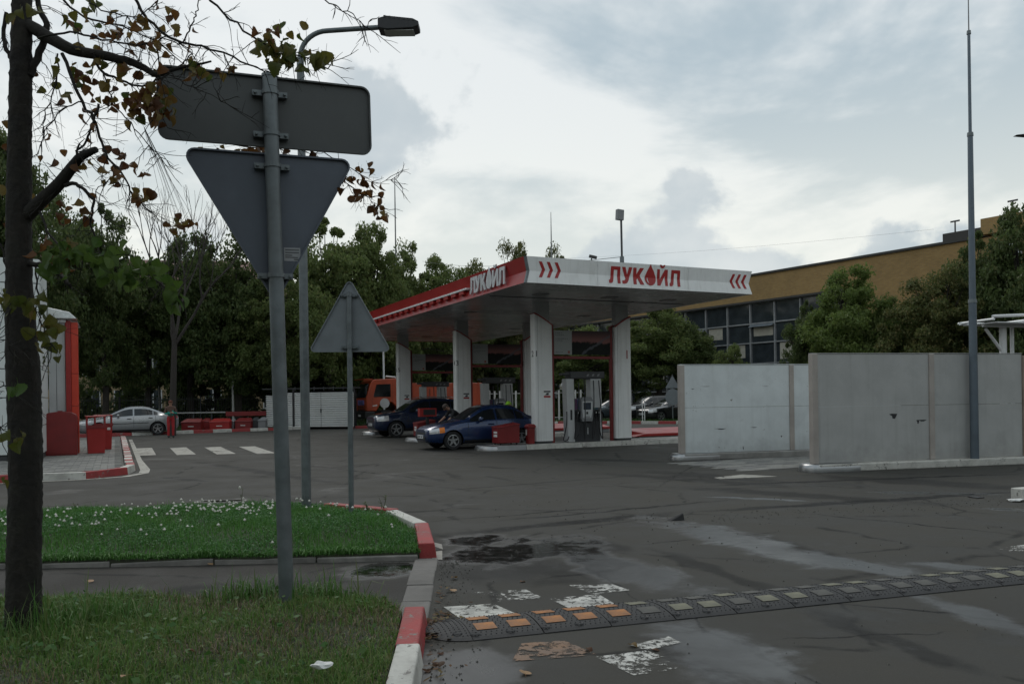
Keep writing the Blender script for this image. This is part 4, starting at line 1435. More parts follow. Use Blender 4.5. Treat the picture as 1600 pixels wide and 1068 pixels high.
# ================================================================ rubber speed bump
BA = R(17.3)
bump = thing('speed_bump', 'black studded rubber speed bump with yellow patches across the drive', 'speed bump', (-.28, 5.50, .0), BA)
BWD, BH, BL = .56, .04, .5


def hz(y):
    t = max(0, min(1, y / BWD))
    return .006 + BH * math.sin(math.pi * t) ** .75


m = MB()
ys = [BWD * k / 16 for k in range(17)]
m.grid([[(x, y, hz(y)) for y in ys] for x in (.004, BL - .004)])
m.add([(.004, y, hz(y)) for y in ys] + [(.004, y, 0) for y in ys], [(i, i + 1, 17 + i + 1, 17 + i) for i in range(16)])
m.add([(BL - .004, y, hz(y)) for y in ys] + [(BL - .004, y, 0) for y in ys], [(i, i + 1, 17 + i + 1, 17 + i) for i in range(16)])
m.add([(.004, 0, 0), (BL - .004, 0, 0), (BL - .004, 0, hz(0)), (.004, 0, hz(0))], [(0, 1, 2, 3)])
pads = [(x, y) for x in (.06, .30) for y in (.12, .34)]
for i in range(13):
    for j in range(14):
        x = .03 + i * .0367 + (j % 2) * .012
        y = .05 + j * .038
        if x > BL - .02 or any(px - .012 < x < px + .152 and py - .012 < y < py + .132 for px, py in pads):
            continue
        z, r = hz(y), .0085
        m.add([(x + r, y, z - .002), (x, y + r, z - .002), (x - r, y, z - .002), (x, y - r, z - .002), (x, y, z + .007)], [(0, 1, 4), (1, 2, 4), (2, 3, 4), (3, 0, 4)])
mod_me = m.mesh('rubber_module', RUBBER, recalc=True)
bolt_me = MB().lathe([(.0, .004), (.022, .004), (.022, .001)], 10).mesh('bolt', M('bolt', (.03, .028, .026), .5, .5))
ring_me = MB().lathe([(.024, .001), (.03, .006), (.034, .001)], 10).mesh('bolt_ring', BLACK)
PADS = [M('pad_orange', (.31, .12, .028), .6, 0, .3, 14, .2, 60, dirt=.7, dirtcol=(.12, .06, .03), dscale=6), M('pad_pale', (.145, .14, .095), .65, 0, .25, 14, .2, 60, dirt=.75, dirtcol=(.1, .095, .07), dscale=6),
        M('pad_worn', (.07, .068, .06), .7, 0, .3, 14, .2, 60, dirt=.6, dirtcol=(.05, .048, .045), dscale=6)]


def pad_mesh(y0, k):
    q = MB()
    yy = np.linspace(y0, y0 + .125, 4)
    q.grid([[(x, y, hz(y) + .0025) for y in yy] for x in (0, .075, .145)])
    return q.mesh('reflector_pad', PADS[k], recalc=False)


PM = {(y0, k): pad_mesh(y0, k) for y0 in (.12, .34) for k in range(3)}
NM = 15
for k in range(NM):
    o = link('rubber_module', mod_me, bump, (k * BL, 0, random.uniform(0, .002)), (0, random.uniform(-.004, .004), 0))
    for (x, y) in pads:
        w_ = 0 if k < 2 or (k == 2 and x < .2) else (1 if random.random() < .42 else 2)
        link('reflector_pad', PM[(y, w_)], o, (x, 0, .002))
    for x in (.02, .27):
        for y in (.07,):
            link('bolt_ring', ring_me, o, (x + .01, y, hz(y)))
# rounded end piece
e = MB()
rows = []
for k in range(9):
    a = R(90 * k / 8)
    s = math.cos(a)
    x = -.28 * math.sin(a)
    rows.append([(x, BWD / 2 + (y - BWD / 2) * max(.02, s), .004 + (hz(y) - .004) * (max(.0, s) ** .8)) for y in ys])
e.grid(rows)
for i in range(8):
    for j in range(13):
        x, y = -.02 - i * .032, .06 + j * .038
        s = math.sqrt(max(0, 1 - (x / .28) ** 2))
        if abs(y - BWD / 2) < BWD / 2 * s - .05:
            z = hz(BWD / 2 + (y - BWD / 2) / s) * s ** .8
            r = .0085
            e.add([(x + r, y, z - .002), (x, y + r, z - .002), (x - r, y, z - .002), (x, y - r, z - .002), (x, y, z + .007)], [(0, 1, 4), (1, 2, 4), (2, 3, 4), (3, 0, 4)])
ec = e.build('end_piece', RUBBER, bump, recalc=True)
for x, y in ((-.08, .11), (-.08, .42)):
    link('bolt_ring', ring_me, ec, (x, y, hz(y) * .95))

# ================================================================ fallen leaves and litter
def leaf_mesh(name, mat, size=.06, curl=.25, teeth=True):
    """heart-shaped linden leaf with a folded midrib"""
    pts = []
    n = 14
    for k in range(n + 1):
        t = k / n
        wdt = .5 * math.sin(math.pi * min(1, t ** .56)) ** .75
        if teeth and 0 < k < n:
            wdt *= 1 + (.1 if k % 2 else -.06)
        pts.append((t, wdt))
    V, F = [], []
    for t, wd in pts:
        y = (t - .08) * size
        z = -curl * size * ((t - .3) ** 2 + .35 * math.sin(t * 5.0 + curl * 7) * .3)
        V += [(-wd * size, y, z + curl * size * wd * 1.1), (0, y, z), (wd * size, y, z + curl * size * wd * 1.1)]
    for k in range(n):
        for j in (0, 1):
            F.append((k * 3 + j, k * 3 + j + 1, (k + 1) * 3 + j + 1, (k + 1) * 3 + j))
    m = MB().add(V, F)
    m.tube([(0, -.55 * size, -.06 * size), (0, -.1 * size, 0), (0, .1 * size, 0)], [.012 * size] * 3, 4)
    return m.mesh(name, mat, recalc=False)


LB = leafmat('leaf_brown', [(.06, .028, .011), (.11, .045, .014), (.15, .075, .022), (.085, .034, .015), (.17, .11, .03), (.12, .095, .025)], .4)
LG = leafmat('leaf_yellowgreen', [(.07, .085, .018), (.11, .1, .02), (.05, .075, .015), (.16, .1, .02)], .45)
LG2 = leafmat('leaf_green', [(.06, .11, .02), (.08, .13, .028), (.045, .09, .018)], .5)
LT = leafmat('leaf_tan', [(.3, .17, .08), (.38, .24, .13), (.24, .12, .05)], .2)
fl = [leaf_mesh('fallen_leaf', LB, .06, .3), leaf_mesh('fallen_leaf', LT, .06, .15), leaf_mesh('fallen_leaf', LB, .055, -.3)]
for i, (px, py, k, s, lab) in enumerate([
    (712, 902, 0, 1.0, 'brown leaf lying on wet asphalt at the edge of the puddle'), (709, 923, 1, 1.0, 'tan leaf on dry asphalt between puddle and white square'),
    (821, 1052, 1, 1.2, 'tan leaf flat on the asphalt before the orange square'), (985, 1006, 0, 1.0, 'curled red brown leaf this side of the speed bump'),
    (917, 1012, 0, .9, 'dark leaf lying by the orange road square'), (687, 1040, 0, 1.1, 'upright brown leaf beside the white kerb stone'),
    (672, 1045, 2, 1.0, 'brown leaf pressed against the white kerb stone'), (675, 992, 1, 1.1, 'tan leaf in front of the speed bump end'),
    (676, 968, 0, 1.2, 'brown leaf at the foot of the red kerb stone'), (818, 907, 2, .9, 'dark leaf on damp asphalt right of the puddle'),
    (1025, 1012, 2, .9, 'brown leaf beside the half worn white square'), (692, 1018, 2, .8, 'small brown leaf in the gutter by the kerb')]):
    p = gnd(px, py, .012)
    o = link('fallen_leaf', fl[k], None, (p.x, p.y, .014), (random.uniform(-.3, .3), random.uniform(-.3, .3), random.uniform(0, 6.28)))
    o.scale = (s, s, s)
    tag(o, lab, 'leaf', 'fallen leaves on the road')
for i, (px, py, lab) in enumerate([(140, 909, 'orange tan leaf on the dark footpath'), (330, 882, 'brown leaf lying by the low edging stones'), (303, 1018, 'orange leaf resting on the near grass'), (200, 1055, 'brown leaf in the near grass at the bottom edge')]):
    gr_ = i > 1
    p = gnd(px, py, .2 if gr_ else .01)
    o = link('fallen_leaf', fl[i % 2 if i != 0 else 1], None, (p.x, p.y, p.z + .005), (.2, .1, i))
    tag(o, lab, 'leaf', 'fallen leaves on path and grass')
# leaf litter in the gutter
mb = MB()
for k in range(170):
    if random.random() < .6:
        y = random.uniform(5.5, 6.2)
        x = -.6 + abs(random.gauss(0, .09)) + (.0)
    else:
        y = random.uniform(4.4, 7.2)
        x = -.5 + abs(random.gauss(0, .08)) - (y - 4.4) * .06
    a = random.uniform(0, 6.28)
    s = random.uniform(.012, .035)
    d, e_ = Vector((math.cos(a), math.sin(a), random.uniform(-.3, .3))) * s, Vector((-math.sin(a), math.cos(a), random.uniform(-.4, .4))) * s * .5
    c = Vector((x, y, .012 + random.uniform(0, .02)))
    mb.add([c - d, c + e_, c + d, c - e_], [(0, 1, 2, 3)])
tag(mb.build('leaf_litter', LB, recalc=False), 'brown leaf crumbs and dirt gathered in the gutter by the red kerb', 'litter', kind='stuff')
# grit and small stones loose on the asphalt
mb = MB()
for k in range(900):
    if k < 350:
        y = random.uniform(4.2, 8.3)
        x = -.5 - (y - 4.4) * .06 + abs(random.gauss(0, .16))
    elif k < 600:
        q = random.random()
        x, y = 1.6 + 6 * q + random.gauss(0, .3), 10.6 + 1.6 * q + random.gauss(0, .25)
    else:
        x, y = random.uniform(-.5, 7), random.uniform(4.3, 13)
    a = random.uniform(0, 6.28)
    s = random.uniform(.003, .011) * (1.4 if y > 8 else 1)
    mb.add([(x + s * math.cos(a), y + s * math.sin(a), .001), (x + s * math.cos(a + 2), y + s * math.sin(a + 2), .001), (x + s * math.cos(a + 4.1), y + s * math.sin(a + 4.1), .001), (x, y, .001 + s)], [(0, 1, 3), (1, 2, 3), (2, 0, 3)])
tag(mb.build('grit', M('grit_stone', (.09, .085, .075), .9, var=.5, scale=3), recalc=False), 'loose grit and small stones scattered over the asphalt', 'grit', kind='stuff')
# litter on grass, black debris, white scraps
LIT = M('litter_white', (.6, .6, .58), .5)


def crumple(name, p, sx, sy, sz, mat, label, seed, cat='litter'):
    r_ = random.Random(seed)
    bm = bmesh.new()
    bmesh.ops.create_icosphere(bm, subdivisions=2, radius=1)
    for v in bm.verts:
        k = r_.uniform(.55, 1.15)
        v.co = Vector((v.co.x * sx * k, v.co.y * sy * k, (v.co.z + .3) * sz * k))
    me = bpy.data.meshes.new(name)
    bm.to_mesh(me)
    bm.free()
    me.materials.append(mat)
    return tag(link(name, me, None, p), label, cat)


crumple('plastic_scrap', gnd(503, 1040, .2), .06, .04, .02, LIT, 'crumpled white plastic scrap in the near grass', 3)
crumple('plastic_scrap', gnd(1586, 782, .01), .13, .1, .03, LIT, 'white scrap beside the kerb end at the right edge', 4)
crumple('plastic_sheet', gnd(582, 678, .02), .55, .3, .1, M('sheeting', (.7, .7, .69), .35), 'white sheeting lying on the ground before the blue off-roader', 5)
p = gnd(1055, 812)
t = tag(MB().hexa([(-.1, -.06, 0), (.11, -.05, 0), (.11, .07, 0), (-.1, .06, 0)], [(-.08, -.02, .012), (.11, -.02, .085), (.11, .02, .09), (-.08, .02, .015)]).build('rubber_chock', TYRE, None, (p.x, p.y, 0), (0, 0, .3), bevel=.008), 'small black rubber wedge lying on the road crack', 'wedge')
p = gnd(1525, 777)
tag(MB().box(-.07, .07, -.09, .09, 0, .01).build('drain_cover', BLACK, None, (p.x, p.y, .004), (0, 0, .25)), 'small square black drain cover in the wet road at right', 'drain cover')

# ================================================================ vehicles
def pchip(xs, ys):
    xs, ys = np.array(xs, float), np.array(ys, float)
    h = np.diff(xs)
    d = np.diff(ys) / h
    m = np.zeros_like(ys)
    for i in range(1, len(xs) - 1):
        if d[i - 1] * d[i] > 0:
            w1, w2 = 2 * h[i] + h[i - 1], h[i] + 2 * h[i - 1]
            m[i] = (w1 + w2) / (w1 / d[i - 1] + w2 / d[i])
    m[0], m[-1] = d[0], d[-1]

    def f(x):
        i = int(np.clip(np.searchsorted(xs, x) - 1, 0, len(xs) - 2))
        t = (x - xs[i]) / h[i]
        return float((2 * t ** 3 - 3 * t ** 2 + 1) * ys[i] + (t ** 3 - 2 * t ** 2 + t) * h[i] * m[i] + (-2 * t ** 3 + 3 * t ** 2) * ys[i + 1] + (t ** 3 - t ** 2) * h[i] * m[i + 1])
    return f


CARGLASS = M('car_glass', (.01, .012, .014), .05, 0, .1, 1, spec=.6)
CARTRIM = M('car_trim', (.012, .012, .013), .5)
HEADL = M('headlight', (.62, .63, .64), .12, .3, .08, 6)
AMBER = M('amber_lens', (.75, .2, .02), .2)
TAILL = M('tail_lens', (.3, .01, .012), .15)
PLATE = M('number_plate', (.62, .63, .63), .4)
PLATEB = M('plate_print', (.03, .03, .035), .5)


def make_wheel(t, r, wd, spokes, sidesign, loc, rim_r):
    """wheel whose outer face points to sidesign*y"""
    o = MB().lathe([(rim_r, -.5 * wd), (r * .93, -.5 * wd), (r, -.38 * wd), (r, .38 * wd), (r * .94, .5 * wd), (rim_r, .46 * wd)], 28, lambda q, a, z: (q * math.cos(a), z * sidesign, q * math.sin(a)))
    o = o.build('wheel', TYRE, t, loc, smooth=50)
    m = MB()
    yo = .44 * wd * sidesign
    fn = lambda q, a, z: (q * math.cos(a), z * sidesign, q * math.sin(a))
    m.lathe([(rim_r, .46 * wd), (rim_r * .92, .47 * wd), (rim_r * .88, .36 * wd)], 28, fn)
    m.lathe([(0, .4 * wd), (.06, .4 * wd), (.065, .3 * wd)], 14, fn)
    for k in range(spokes):
        a = 2 * math.pi * k / spokes + .3
        da = .62 / spokes * 1.5
        q = []
        for rr, ww in ((.04, da * 1.0), (rim_r * .9, da * .55)):
            for s in (-1, 1):
                q.append((rr * math.cos(a) - s * math.sin(a) * ww * .19, yo * (.93 if rr < .1 else .97), rr * math.sin(a) + s * math.cos(a) * ww * .19))
        b2 = [(x, y - .03 * sidesign, z) for x, y, z in q]
        m.hexa([q[0], q[1], q[3], q[2]], [b2[0], b2[1], b2[3], b2[2]])
    m.build('rim', ALLOY, o, recalc=True)
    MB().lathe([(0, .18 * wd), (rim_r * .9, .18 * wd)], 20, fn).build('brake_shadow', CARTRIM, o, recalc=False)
    return o


def car(name, label, loc, rz, spec, paintmat, group=None):
    t = thing(name, label, 'car', loc, rz, group)
    K = spec['st']
    xs = [k[0] for k in K]
    F = [pchip(xs, [k[j] for k in K]) for j in range(1, 7)]
    L = xs[-1]
    X = lambda x: spec['mid'] - x      # nose to +x

    def sec(x):
        zl, zb, zt, wm, wb, wt = [f(x) for f in F]
        e = min(.11, .55 * (zt - zb))
        hgt = zb - zl
        return [(0, zl), (.8 * wm, zl), (.95 * wm, zl + .05), (wm * .995, zl + .28 * hgt), (wm, zl + .55 * hgt), (wm * .985, zl + .82 * hgt), (wb, zb), (wt + .02, zt - e), (wt * .93, zt - e * .35), (wt * .7, zt - e * .05), (0, zt)]
    nsub = [2, 2, 2, 2, 2, 2, 4, 2, 2, 4]
    stn = sorted(set(list(np.linspace(0, L, 84)) + xs))
    rows = []
    for x in stn:
        k = sec(x)
        half = []
        for i in range(len(k) - 1):
            for j in range(nsub[i]):
                f = j / nsub[i]
                half.append((k[i][0] + (k[i + 1][0] - k[i][0]) * f, k[i][1] + (k[i + 1][1] - k[i][1]) * f))
        half.append(k[-1])
        ring = [(X(x), y, z) for y, z in half] + [(X(x), -y, z) for y, z in half[-2:0:-1]]
        rows.append(ring)
    m = MB()
    n = len(rows[0])
    m.add([p for r_ in rows for p in r_], [(i * n + j, i * n + (j + 1) % n, (i + 1) * n + (j + 1) % n, (i + 1) * n + j) for i in range(len(rows) - 1) for j in range(n)] + [tuple(range(n))[::-1], tuple(range((len(rows) - 1) * n, len(rows) * n))])
    body = m.build('body', [paintmat, CARTRIM], t)
    # wheel wells
    cut = MB()
    for xw in spec['axles']:
        for s in (-1, 1):
            cut.lathe([(0, spec['wm'] - .28), (spec['well'], spec['wm'] - .28), (spec['well'], spec['wm'] + .3), (0, spec['wm'] + .3)], 32, lambda q, a, z: (X(xw) + q * math.cos(a), z * s, spec['wr'] + q * math.sin(a)))
    co = cut.build('cut', [paintmat, CARTRIM])
    for p in co.data.polygons:
        p.material_index = 1
    bmesh_w = bmesh.new()
    bmesh_w.from_mesh(co.data)
    bmesh.ops.remove_doubles(bmesh_w, verts=bmesh_w.verts, dist=1e-5)
    bmesh.ops.recalc_face_normals(bmesh_w, faces=bmesh_w.faces)
    bmesh_w.to_mesh(co.data)
    bmesh_w.free()
    co.location = (0, 0, 0)
    md = body.modifiers.new('b', 'BOOLEAN')
    md.object = co
    md.operation = 'DIFFERENCE'
    md.solver = 'EXACT'
    t_loc = t.matrix_basis.copy()
    t.matrix_basis = Matrix.Identity(4)
    dg = bpy.context.evaluated_depsgraph_get()
    dg.update()
    me = bpy.data.meshes.new_from_object(body.evaluated_get(dg))
    body.modifiers.clear()
    body.data = me
    t.matrix_basis = t_loc
    bpy.data.objects.remove(co)
    me.shade_smooth()
    me.set_sharp_from_angle(angle=R(32))

    def side(x0, x1, seg, r0, r1, s, off, nx=14, nr=5, inset=None):
        P = []
        for i in range(nx + 1):
            x = x0 + (x1 - x0) * i / nx
            k = sec(x)
            a, b = k[seg], k[seg + 1]
            row = []
            for j in range(nr + 1):
                r_ = r0 + (r1 - r0) * j / nr
                if callable(inset):
                    r_ = inset(x, j / nr)
                y, z = a[0] + (b[0] - a[0]) * r_, a[1] + (b[1] - a[1]) * r_
                row.append((X(x), s * (y + off), z + off * .25))
            P.append(row)
        return MB().grid(P)
    wx0, wx1, xB, xC = spec['win']
    for s in (-1, 1):
        for a, b in ((wx0, xB - .035), (xB + .035, xC - .02), (xC + .02, wx1)):
            if b - a > .05:
                side(a, b, 6, .1, .93, s, .006).build('side_window', CARGLASS, t, smooth=60, recalc=True)
        # dark door seams
        for xd in spec['doors']:
            for seg in (3, 4, 5):
                side(xd, xd + .012, seg, 0, 1, s, .0025, 1, 2).build('door_seam', CARTRIM, t)
        side(spec['axles'][0] + .42, spec['axles'][1] - .42, 4, .0, .14, s, .008, 10, 1).build('rub_strip', paintmat if spec.get('strip') else CARTRIM, t)
        side(spec['axles'][0] + .38, spec['axles'][1] - .38, 2, .0, .5, s, .006, 10, 1).build('sill', CARTRIM, t)
        for xh in spec['handles']:
            k = sec(xh)
            MB().obox((X(xh), s * (k[5][0] + .012), k[5][1] + .03), (.2, .03, .035)).build('door_handle', spec.get('hm', paintmat), t, bevel=.01)
        # mirror
        xm = wx0 + .28
        k = sec(xm)
        mm = MB().lathe([(0, -.1), (.07, -.09), (.085, 0), (.07, .08), (0, .1)], 12, lambda q, a, z, k=k: (X(xm) + q * .7 * math.cos(a), s * (k[6][0] + .13 + z), k[6][1] + .08 + q * math.sin(a))).build('mirror', paintmat, t, smooth=70)
        MB().obox((X(xm), s * (k[6][0] + .03), k[6][1] + .04), (.06, .12, .04)).build('mirror_arm', CARTRIM, mm)
        # lights
        h0, h1, hr0, hr1 = spec['head']
        hl = side(h0, h1, 5, .0, hr1, s, .008, 10, 3)
        h2 = side(h0, h1, 4, .45, 1.0, s, .008, 10, 2)
        hl.add(h2.v, h2.f)
        hl = hl.build('headlight', HEADL, t, smooth=60)
        if spec.get('amber'):
            am = side(h1 - .16, h1 + .01, 5, .0, hr1, s, .012, 4, 3)
            a2 = side(h1 - .16, h1 + .01, 4, .45, 1.0, s, .012, 4, 2)
            am.add(a2.v, a2.f)
            am.build('indicator', AMBER, hl)
        a0, a1 = spec['tail']
        side(L - a1, L - a0, 5, .0, 1.0, s, .008, 6, 3).build('tail_light', TAILL, t, smooth=60)

    def top(x0, x1, wf, name, mat, dx, dz, nx=12):
        P = []
        for i in range(nx + 1):
            x = x0 + (x1 - x0) * i / nx
            k = sec(x)
            pts = [(-q[0], q[1]) for q in k[7:]] + [(q[0], q[1]) for q in k[7:-1][::-1]]
            yy = [p[0] for p in pts]
            zz = [p[1] for p in pts]
            w_ = k[7][0] * wf
            P.append([(X(x) + dx, y, float(np.interp(y, yy, zz)) + dz) for y in np.linspace(-w_, w_, 13)])
        MB().grid(P).build(name, mat, t, smooth=60)
    ws0, ws1, rw0, rw1 = spec['glass']
    top(ws0, ws1, .93, 'windscreen', CARGLASS, .006, .008)
    top(rw0, rw1, .9, 'rear_window', CARGLASS, -.006, .008)
    for xw in (ws0 - .02,):
        k = sec(xw)
        MB().tube([(X(xw), -.5, k[-1][1] + .02), (X(xw) - .12, 0.05, sec(xw + .14)[-1][1] + .02)], .008, 5).build('wiper', CARTRIM, t)
    # nose
    gz0, gz1, gw = spec['grille']
    MB().hexa([(X(.03), -gw, gz0), (X(.03), gw, gz0), (X(-.012), gw * .9, gz0), (X(-.012), -gw * .9, gz0)], [(X(.08), -gw, gz1), (X(.08), gw, gz1), (X(.012), gw * .9, gz1), (X(.012), -gw * .9, gz1)]).build('grille', CARTRIM, t, bevel=.01)
    MB().box(X(.03), X(-.016), -.42, .42, spec['st'][0][1] + .02, spec['st'][0][1] + .12).build('lower_intake', CARTRIM, t, bevel=.01)
    pz = spec.get('plate', .42)
    MB().box(X(-.012), X(-.03), -.26, .26, pz, pz + .11).build('number_plate', PLATE, t, bevel=.004)
    for k in range(8):
        if k != 5:
            MB().box(X(-.03), X(-.033), -.22 + k * .055, -.19 + k * .055, pz + .03, pz + .085).build('plate_mark', PLATEB, t)
    MB().box(X(L + .02), X(L - .02), -.26, .26, .62, .73).build('rear_plate', PLATE, t)
    for xw in spec['axles']:
        for s in (-1, 1):
            make_wheel(t, spec['wr'], .2, spec['spokes'], s, (X(xw), s * (spec['wm'] - .115), spec['wr']), spec['rim'])
    return t


SEDAN = dict(mid=2.12, wm=.84, wr=.29, well=.345, rim=.19, spokes=5, axles=(.79, 3.2),
             st=[(0, .30, .60, .64, .52, .48, .4), (.1, .22, .65, .70, .70, .65, .52), (.35, .19, .70, .78, .80, .74, .58), (.75, .18, .76, .855, .835, .785, .6), (1.12, .18, .83, .92, .84, .80, .61), (1.2, .18, .84, .945, .84, .80, .61), (1.55, .18, .86, 1.15, .84, .80, .585),
                 (1.92, .18, .88, 1.345, .84, .80, .56), (2.2, .18, .885, 1.405, .84, .80, .56), (2.6, .18, .895, 1.415, .84, .80, .56), (2.95, .18, .905, 1.38, .84, .80, .555), (3.3, .19, .915, 1.225, .84, .795, .565), (3.6, .2, .92, 1.06, .835, .785, .59), (3.75, .2, .92, 1.01, .825, .775, .6), (4.08, .25, .90, .985, .78, .735, .58), (4.24, .40, .83, .89, .66, .62, .5)],
             win=(1.42, 3.3, 2.3, 3.0), glass=(1.22, 1.9, 2.98, 3.58), doors=(1.3, 2.3, 3.16), handles=(2.1, 2.95), head=(.06, .5, .25, 1.0), tail=(.04, .35), grille=(.5, .6, .42), amber=True, strip=True, plate=.36)
SUV = dict(mid=2.2, wm=.9, wr=.345, well=.405, rim=.24, spokes=5, axles=(.88, 3.48),
           st=[(0, .42, .82, .87, .62, .57, .48), (.1, .32, .88, .95, .78, .72, .58), (.4, .27, .93, 1.02, .87, .82, .64), (.9, .26, .98, 1.08, .9, .855, .66), (1.15, .26, 1.01, 1.12, .9, .86, .67), (1.25, .26, 1.02, 1.15, .9, .86, .67), (1.6, .26, 1.04, 1.38, .9, .86, .64),
               (1.98, .26, 1.05, 1.585, .9, .86, .62), (2.3, .26, 1.06, 1.655, .9, .86, .62), (2.9, .26, 1.07, 1.67, .9, .86, .62), (3.6, .28, 1.1, 1.62, .9, .85, .61), (3.95, .32, 1.12, 1.56, .88, .84, .59), (4.2, .38, 1.1, 1.36, .85, .81, .6), (4.34, .42, 1.05, 1.15, .8, .76, .6), (4.43, .5, .95, 1.0, .72, .68, .56)],
           win=(1.5, 4.0, 2.45, 3.4), glass=(1.27, 1.96, 4.0, 4.3), doors=(1.4, 2.45, 3.4), handles=(2.25, 3.2), head=(.06, .55, .2, 1.0), tail=(.05, .4), grille=(.66, .82, .5), plate=.5)
CRUZE = dict(mid=2.3, wm=.895, wr=.325, well=.385, rim=.225, spokes=5, axles=(.93, 3.61),
             st=[(0, .30, .66, .70, .56, .52, .42), (.1, .22, .72, .78, .74, .68, .55), (.4, .18, .78, .88, .86, .8, .62), (.95, .17, .85, .96, .89, .84, .65), (1.2, .17, .89, 1.01, .895, .85, .66), (1.3, .17, .90, 1.05, .895, .85, .66), (1.7, .17, .925, 1.25, .895, .85, .63),
                 (2.12, .17, .94, 1.42, .895, .85, .6), (2.45, .17, .955, 1.47, .895, .85, .6), (2.8, .17, .965, 1.472, .895, .85, .6), (3.2, .17, .985, 1.42, .895, .85, .59), (3.7, .18, 1.0, 1.235, .89, .845, .6), (4.02, .2, 1.0, 1.1, .88, .83, .63), (4.2, .24, .99, 1.06, .86, .81, .62), (4.48, .3, .96, 1.03, .8, .75, .58), (4.6, .42, .88, .94, .68, .64, .5)],
             win=(1.52, 3.62, 2.5, 3.4), glass=(1.33, 2.1, 3.28, 3.98), doors=(1.48, 2.5, 3.5), handles=(2.3, 3.28), head=(.06, .6, .2, 1.0), tail=(.04, .4), grille=(.5, .68, .45), hm=CARTRIM)


def carpaint(name, c, metal=.5):
    return M(name, c, .3, metal, .03, 1, coat=1.0, dirt=.12, dirtcol=(c[0] * .6 + .02, c[1] * .6 + .02, c[2] * .6 + .02))


car('sedan_car', 'dark blue saloon car with amber indicator parked beside the nearest pump island', C(1.12, 5.62), R(YAW + 180), SEDAN, carpaint('paint_blue', (.008, .028, .095), .4))
sv = car('off_roader_car', 'dark blue compact off-road car standing between the middle and far islands', C(2.3, 15.3), R(YAW + 180), SUV, carpaint('paint_navy', (.007, .018, .055), .35))
for s in (-1, 1):
    MB().tube([(.1, s * .57, 1.66), (-.2, s * .58, 1.71), (-1.3, s * .57, 1.70), (-1.5, s * .56, 1.64)], .018, 6).build('roof_rail', ALLOY, sv)
car('sedan_car', 'silver saloon car parked behind the attendant near the red boxes', C(-9.2, 26.9), R(YAW + 180), CRUZE, carpaint('paint_silver', (.34, .35, .36), .55))
for px, D, rz, spec, cc, lab in [(1014, 57, 205, SUV, (.018, .019, .022), 'dark grey car half hidden behind bollard posts past the far kerb'), (1048, 54.5, 205, CRUZE, (.022, .023, .026), 'dark car with pale sill behind the far sign backs'),
                                 (1026, 62, 205, SUV, (.12, .085, .03), 'tan car roof behind the two dark parked cars'), (277, 58, 205, CRUZE, (.6, .61, .62), 'white car behind the railings beyond the silver saloon'), (952, 58, 205, CRUZE, (.04, .055, .065), 'grey car seen between the pump and right column')]:
    p = at(px, 620, D)
    car('parked_car', lab, (p.x, p.y, 0), R(rz), spec, carpaint('paint_%d' % px, cc, .4), 'cars parked beyond the station')

# ---------------------------------------------------------------- orange truck
TO = M('truck_orange', (.34, .048, .013), .42, 0, .1, 2, dirt=.3, dirtcol=(.17, .045, .02), coat=.3)
tr = thing('tipper_truck', 'orange cab-over truck with a box body beyond the farthest island', 'truck', C(7.45, 30.35), R(YAW + 180))
X0 = 3.65       # nose
cabp = [(X0, .95), (X0 + .02, 1.7), (X0 - .3, 2.72), (X0 - .5, 2.86), (X0 - 1.9, 2.92), (X0 - 2.05, 2.8), (X0 - 2.05, .95), (X0 - 1.95, .95), (X0 - 1.85, 1.2), (X0 - 1.6, 1.45), (X0 - 1.2, 1.5), (X0 - .8, 1.3), (X0 - .62, .95)]
MB().prism(cabp, lambda a, b, q: (a, -1.2 + 2.4 * q, b)).build('cab', TO, tr, bevel=.05)
for s in (-1, 1):
    MB().prism([(X0 - .42, 1.8), (X0 - .62, 2.55), (X0 - 1.5, 2.58), (X0 - 1.5, 1.8)], lambda a, b, q: (a, s * (1.205 + .006 * q), b)).build('side_window', CARGLASS, tr)
    MB().prism([(X0 - .35, 1.1), (X0 - .35, 1.75), (X0 - .36, 1.75), (X0 - .36, 1.1)], lambda a, b, q: (a, s * (1.203 + .003 * q), b)).build('door_seam', CARTRIM, tr)
    MB().prism([(X0 - 1.62, 1.5), (X0 - 1.62, 2.7), (X0 - 1.63, 2.7), (X0 - 1.63, 1.5)], lambda a, b, q: (a, s * (1.203 + .003 * q), b)).build('door_seam', CARTRIM, tr)
    MB().tube([(X0 - .1, s * 1.22, 2.55), (X0 + .1, s * 1.42, 2.4), (X0 + .1, s * 1.42, 1.9)], .02, 6).build('mirror_arm', CARTRIM, tr)
    MB().box(X0 + .06, X0 + .14, s * 1.42 - .1, s * 1.42 + .1, 1.95, 2.35).build('mirror', CARTRIM, tr, bevel=.02)
    MB().lathe([(0, .1), (.11, .08), (.11, 0)], 14, lambda q, a, z: (X0 - .02 + z, s * .85 + q * math.cos(a), .72 + q * math.sin(a))).build('headlight', HEADL, tr)
ds = MB().lathe([(0, 0), (.3, 0), (.3, .006)], 28, lambda q, a, z: (X0 - 1.12 + q * math.cos(a), 1.206 + z, 1.42 + q * math.sin(a) - .0)).build('round_door_sticker', M('truck_emblem', (.42, .42, .41), .6), tr)
for k in range(4):
    MB().obox((X0 - .62 + k * .07, 1.208, 1.3 - k * .012), (.05, .004, .09), (0, .5 + k * .3, 0)).build('door_mark', LABELW, tr)
MB().prism([(-1.05, 0), (1.05, 0), (1.0, .86), (-1.0, .86)], lambda a, b, q: (X0 + .0 - .27 * b + .03 + .006 * q, a, 1.76 + b)).build('windscreen', CARGLASS, tr)
MB().box(X0 - .4, X0 + .12, -1.15, 1.15, 2.86, 2.9).build('sun_visor', TO, tr)
FLAGM = M('grille_print', (.1, .1, .25), .5, var=.8, scale=4)
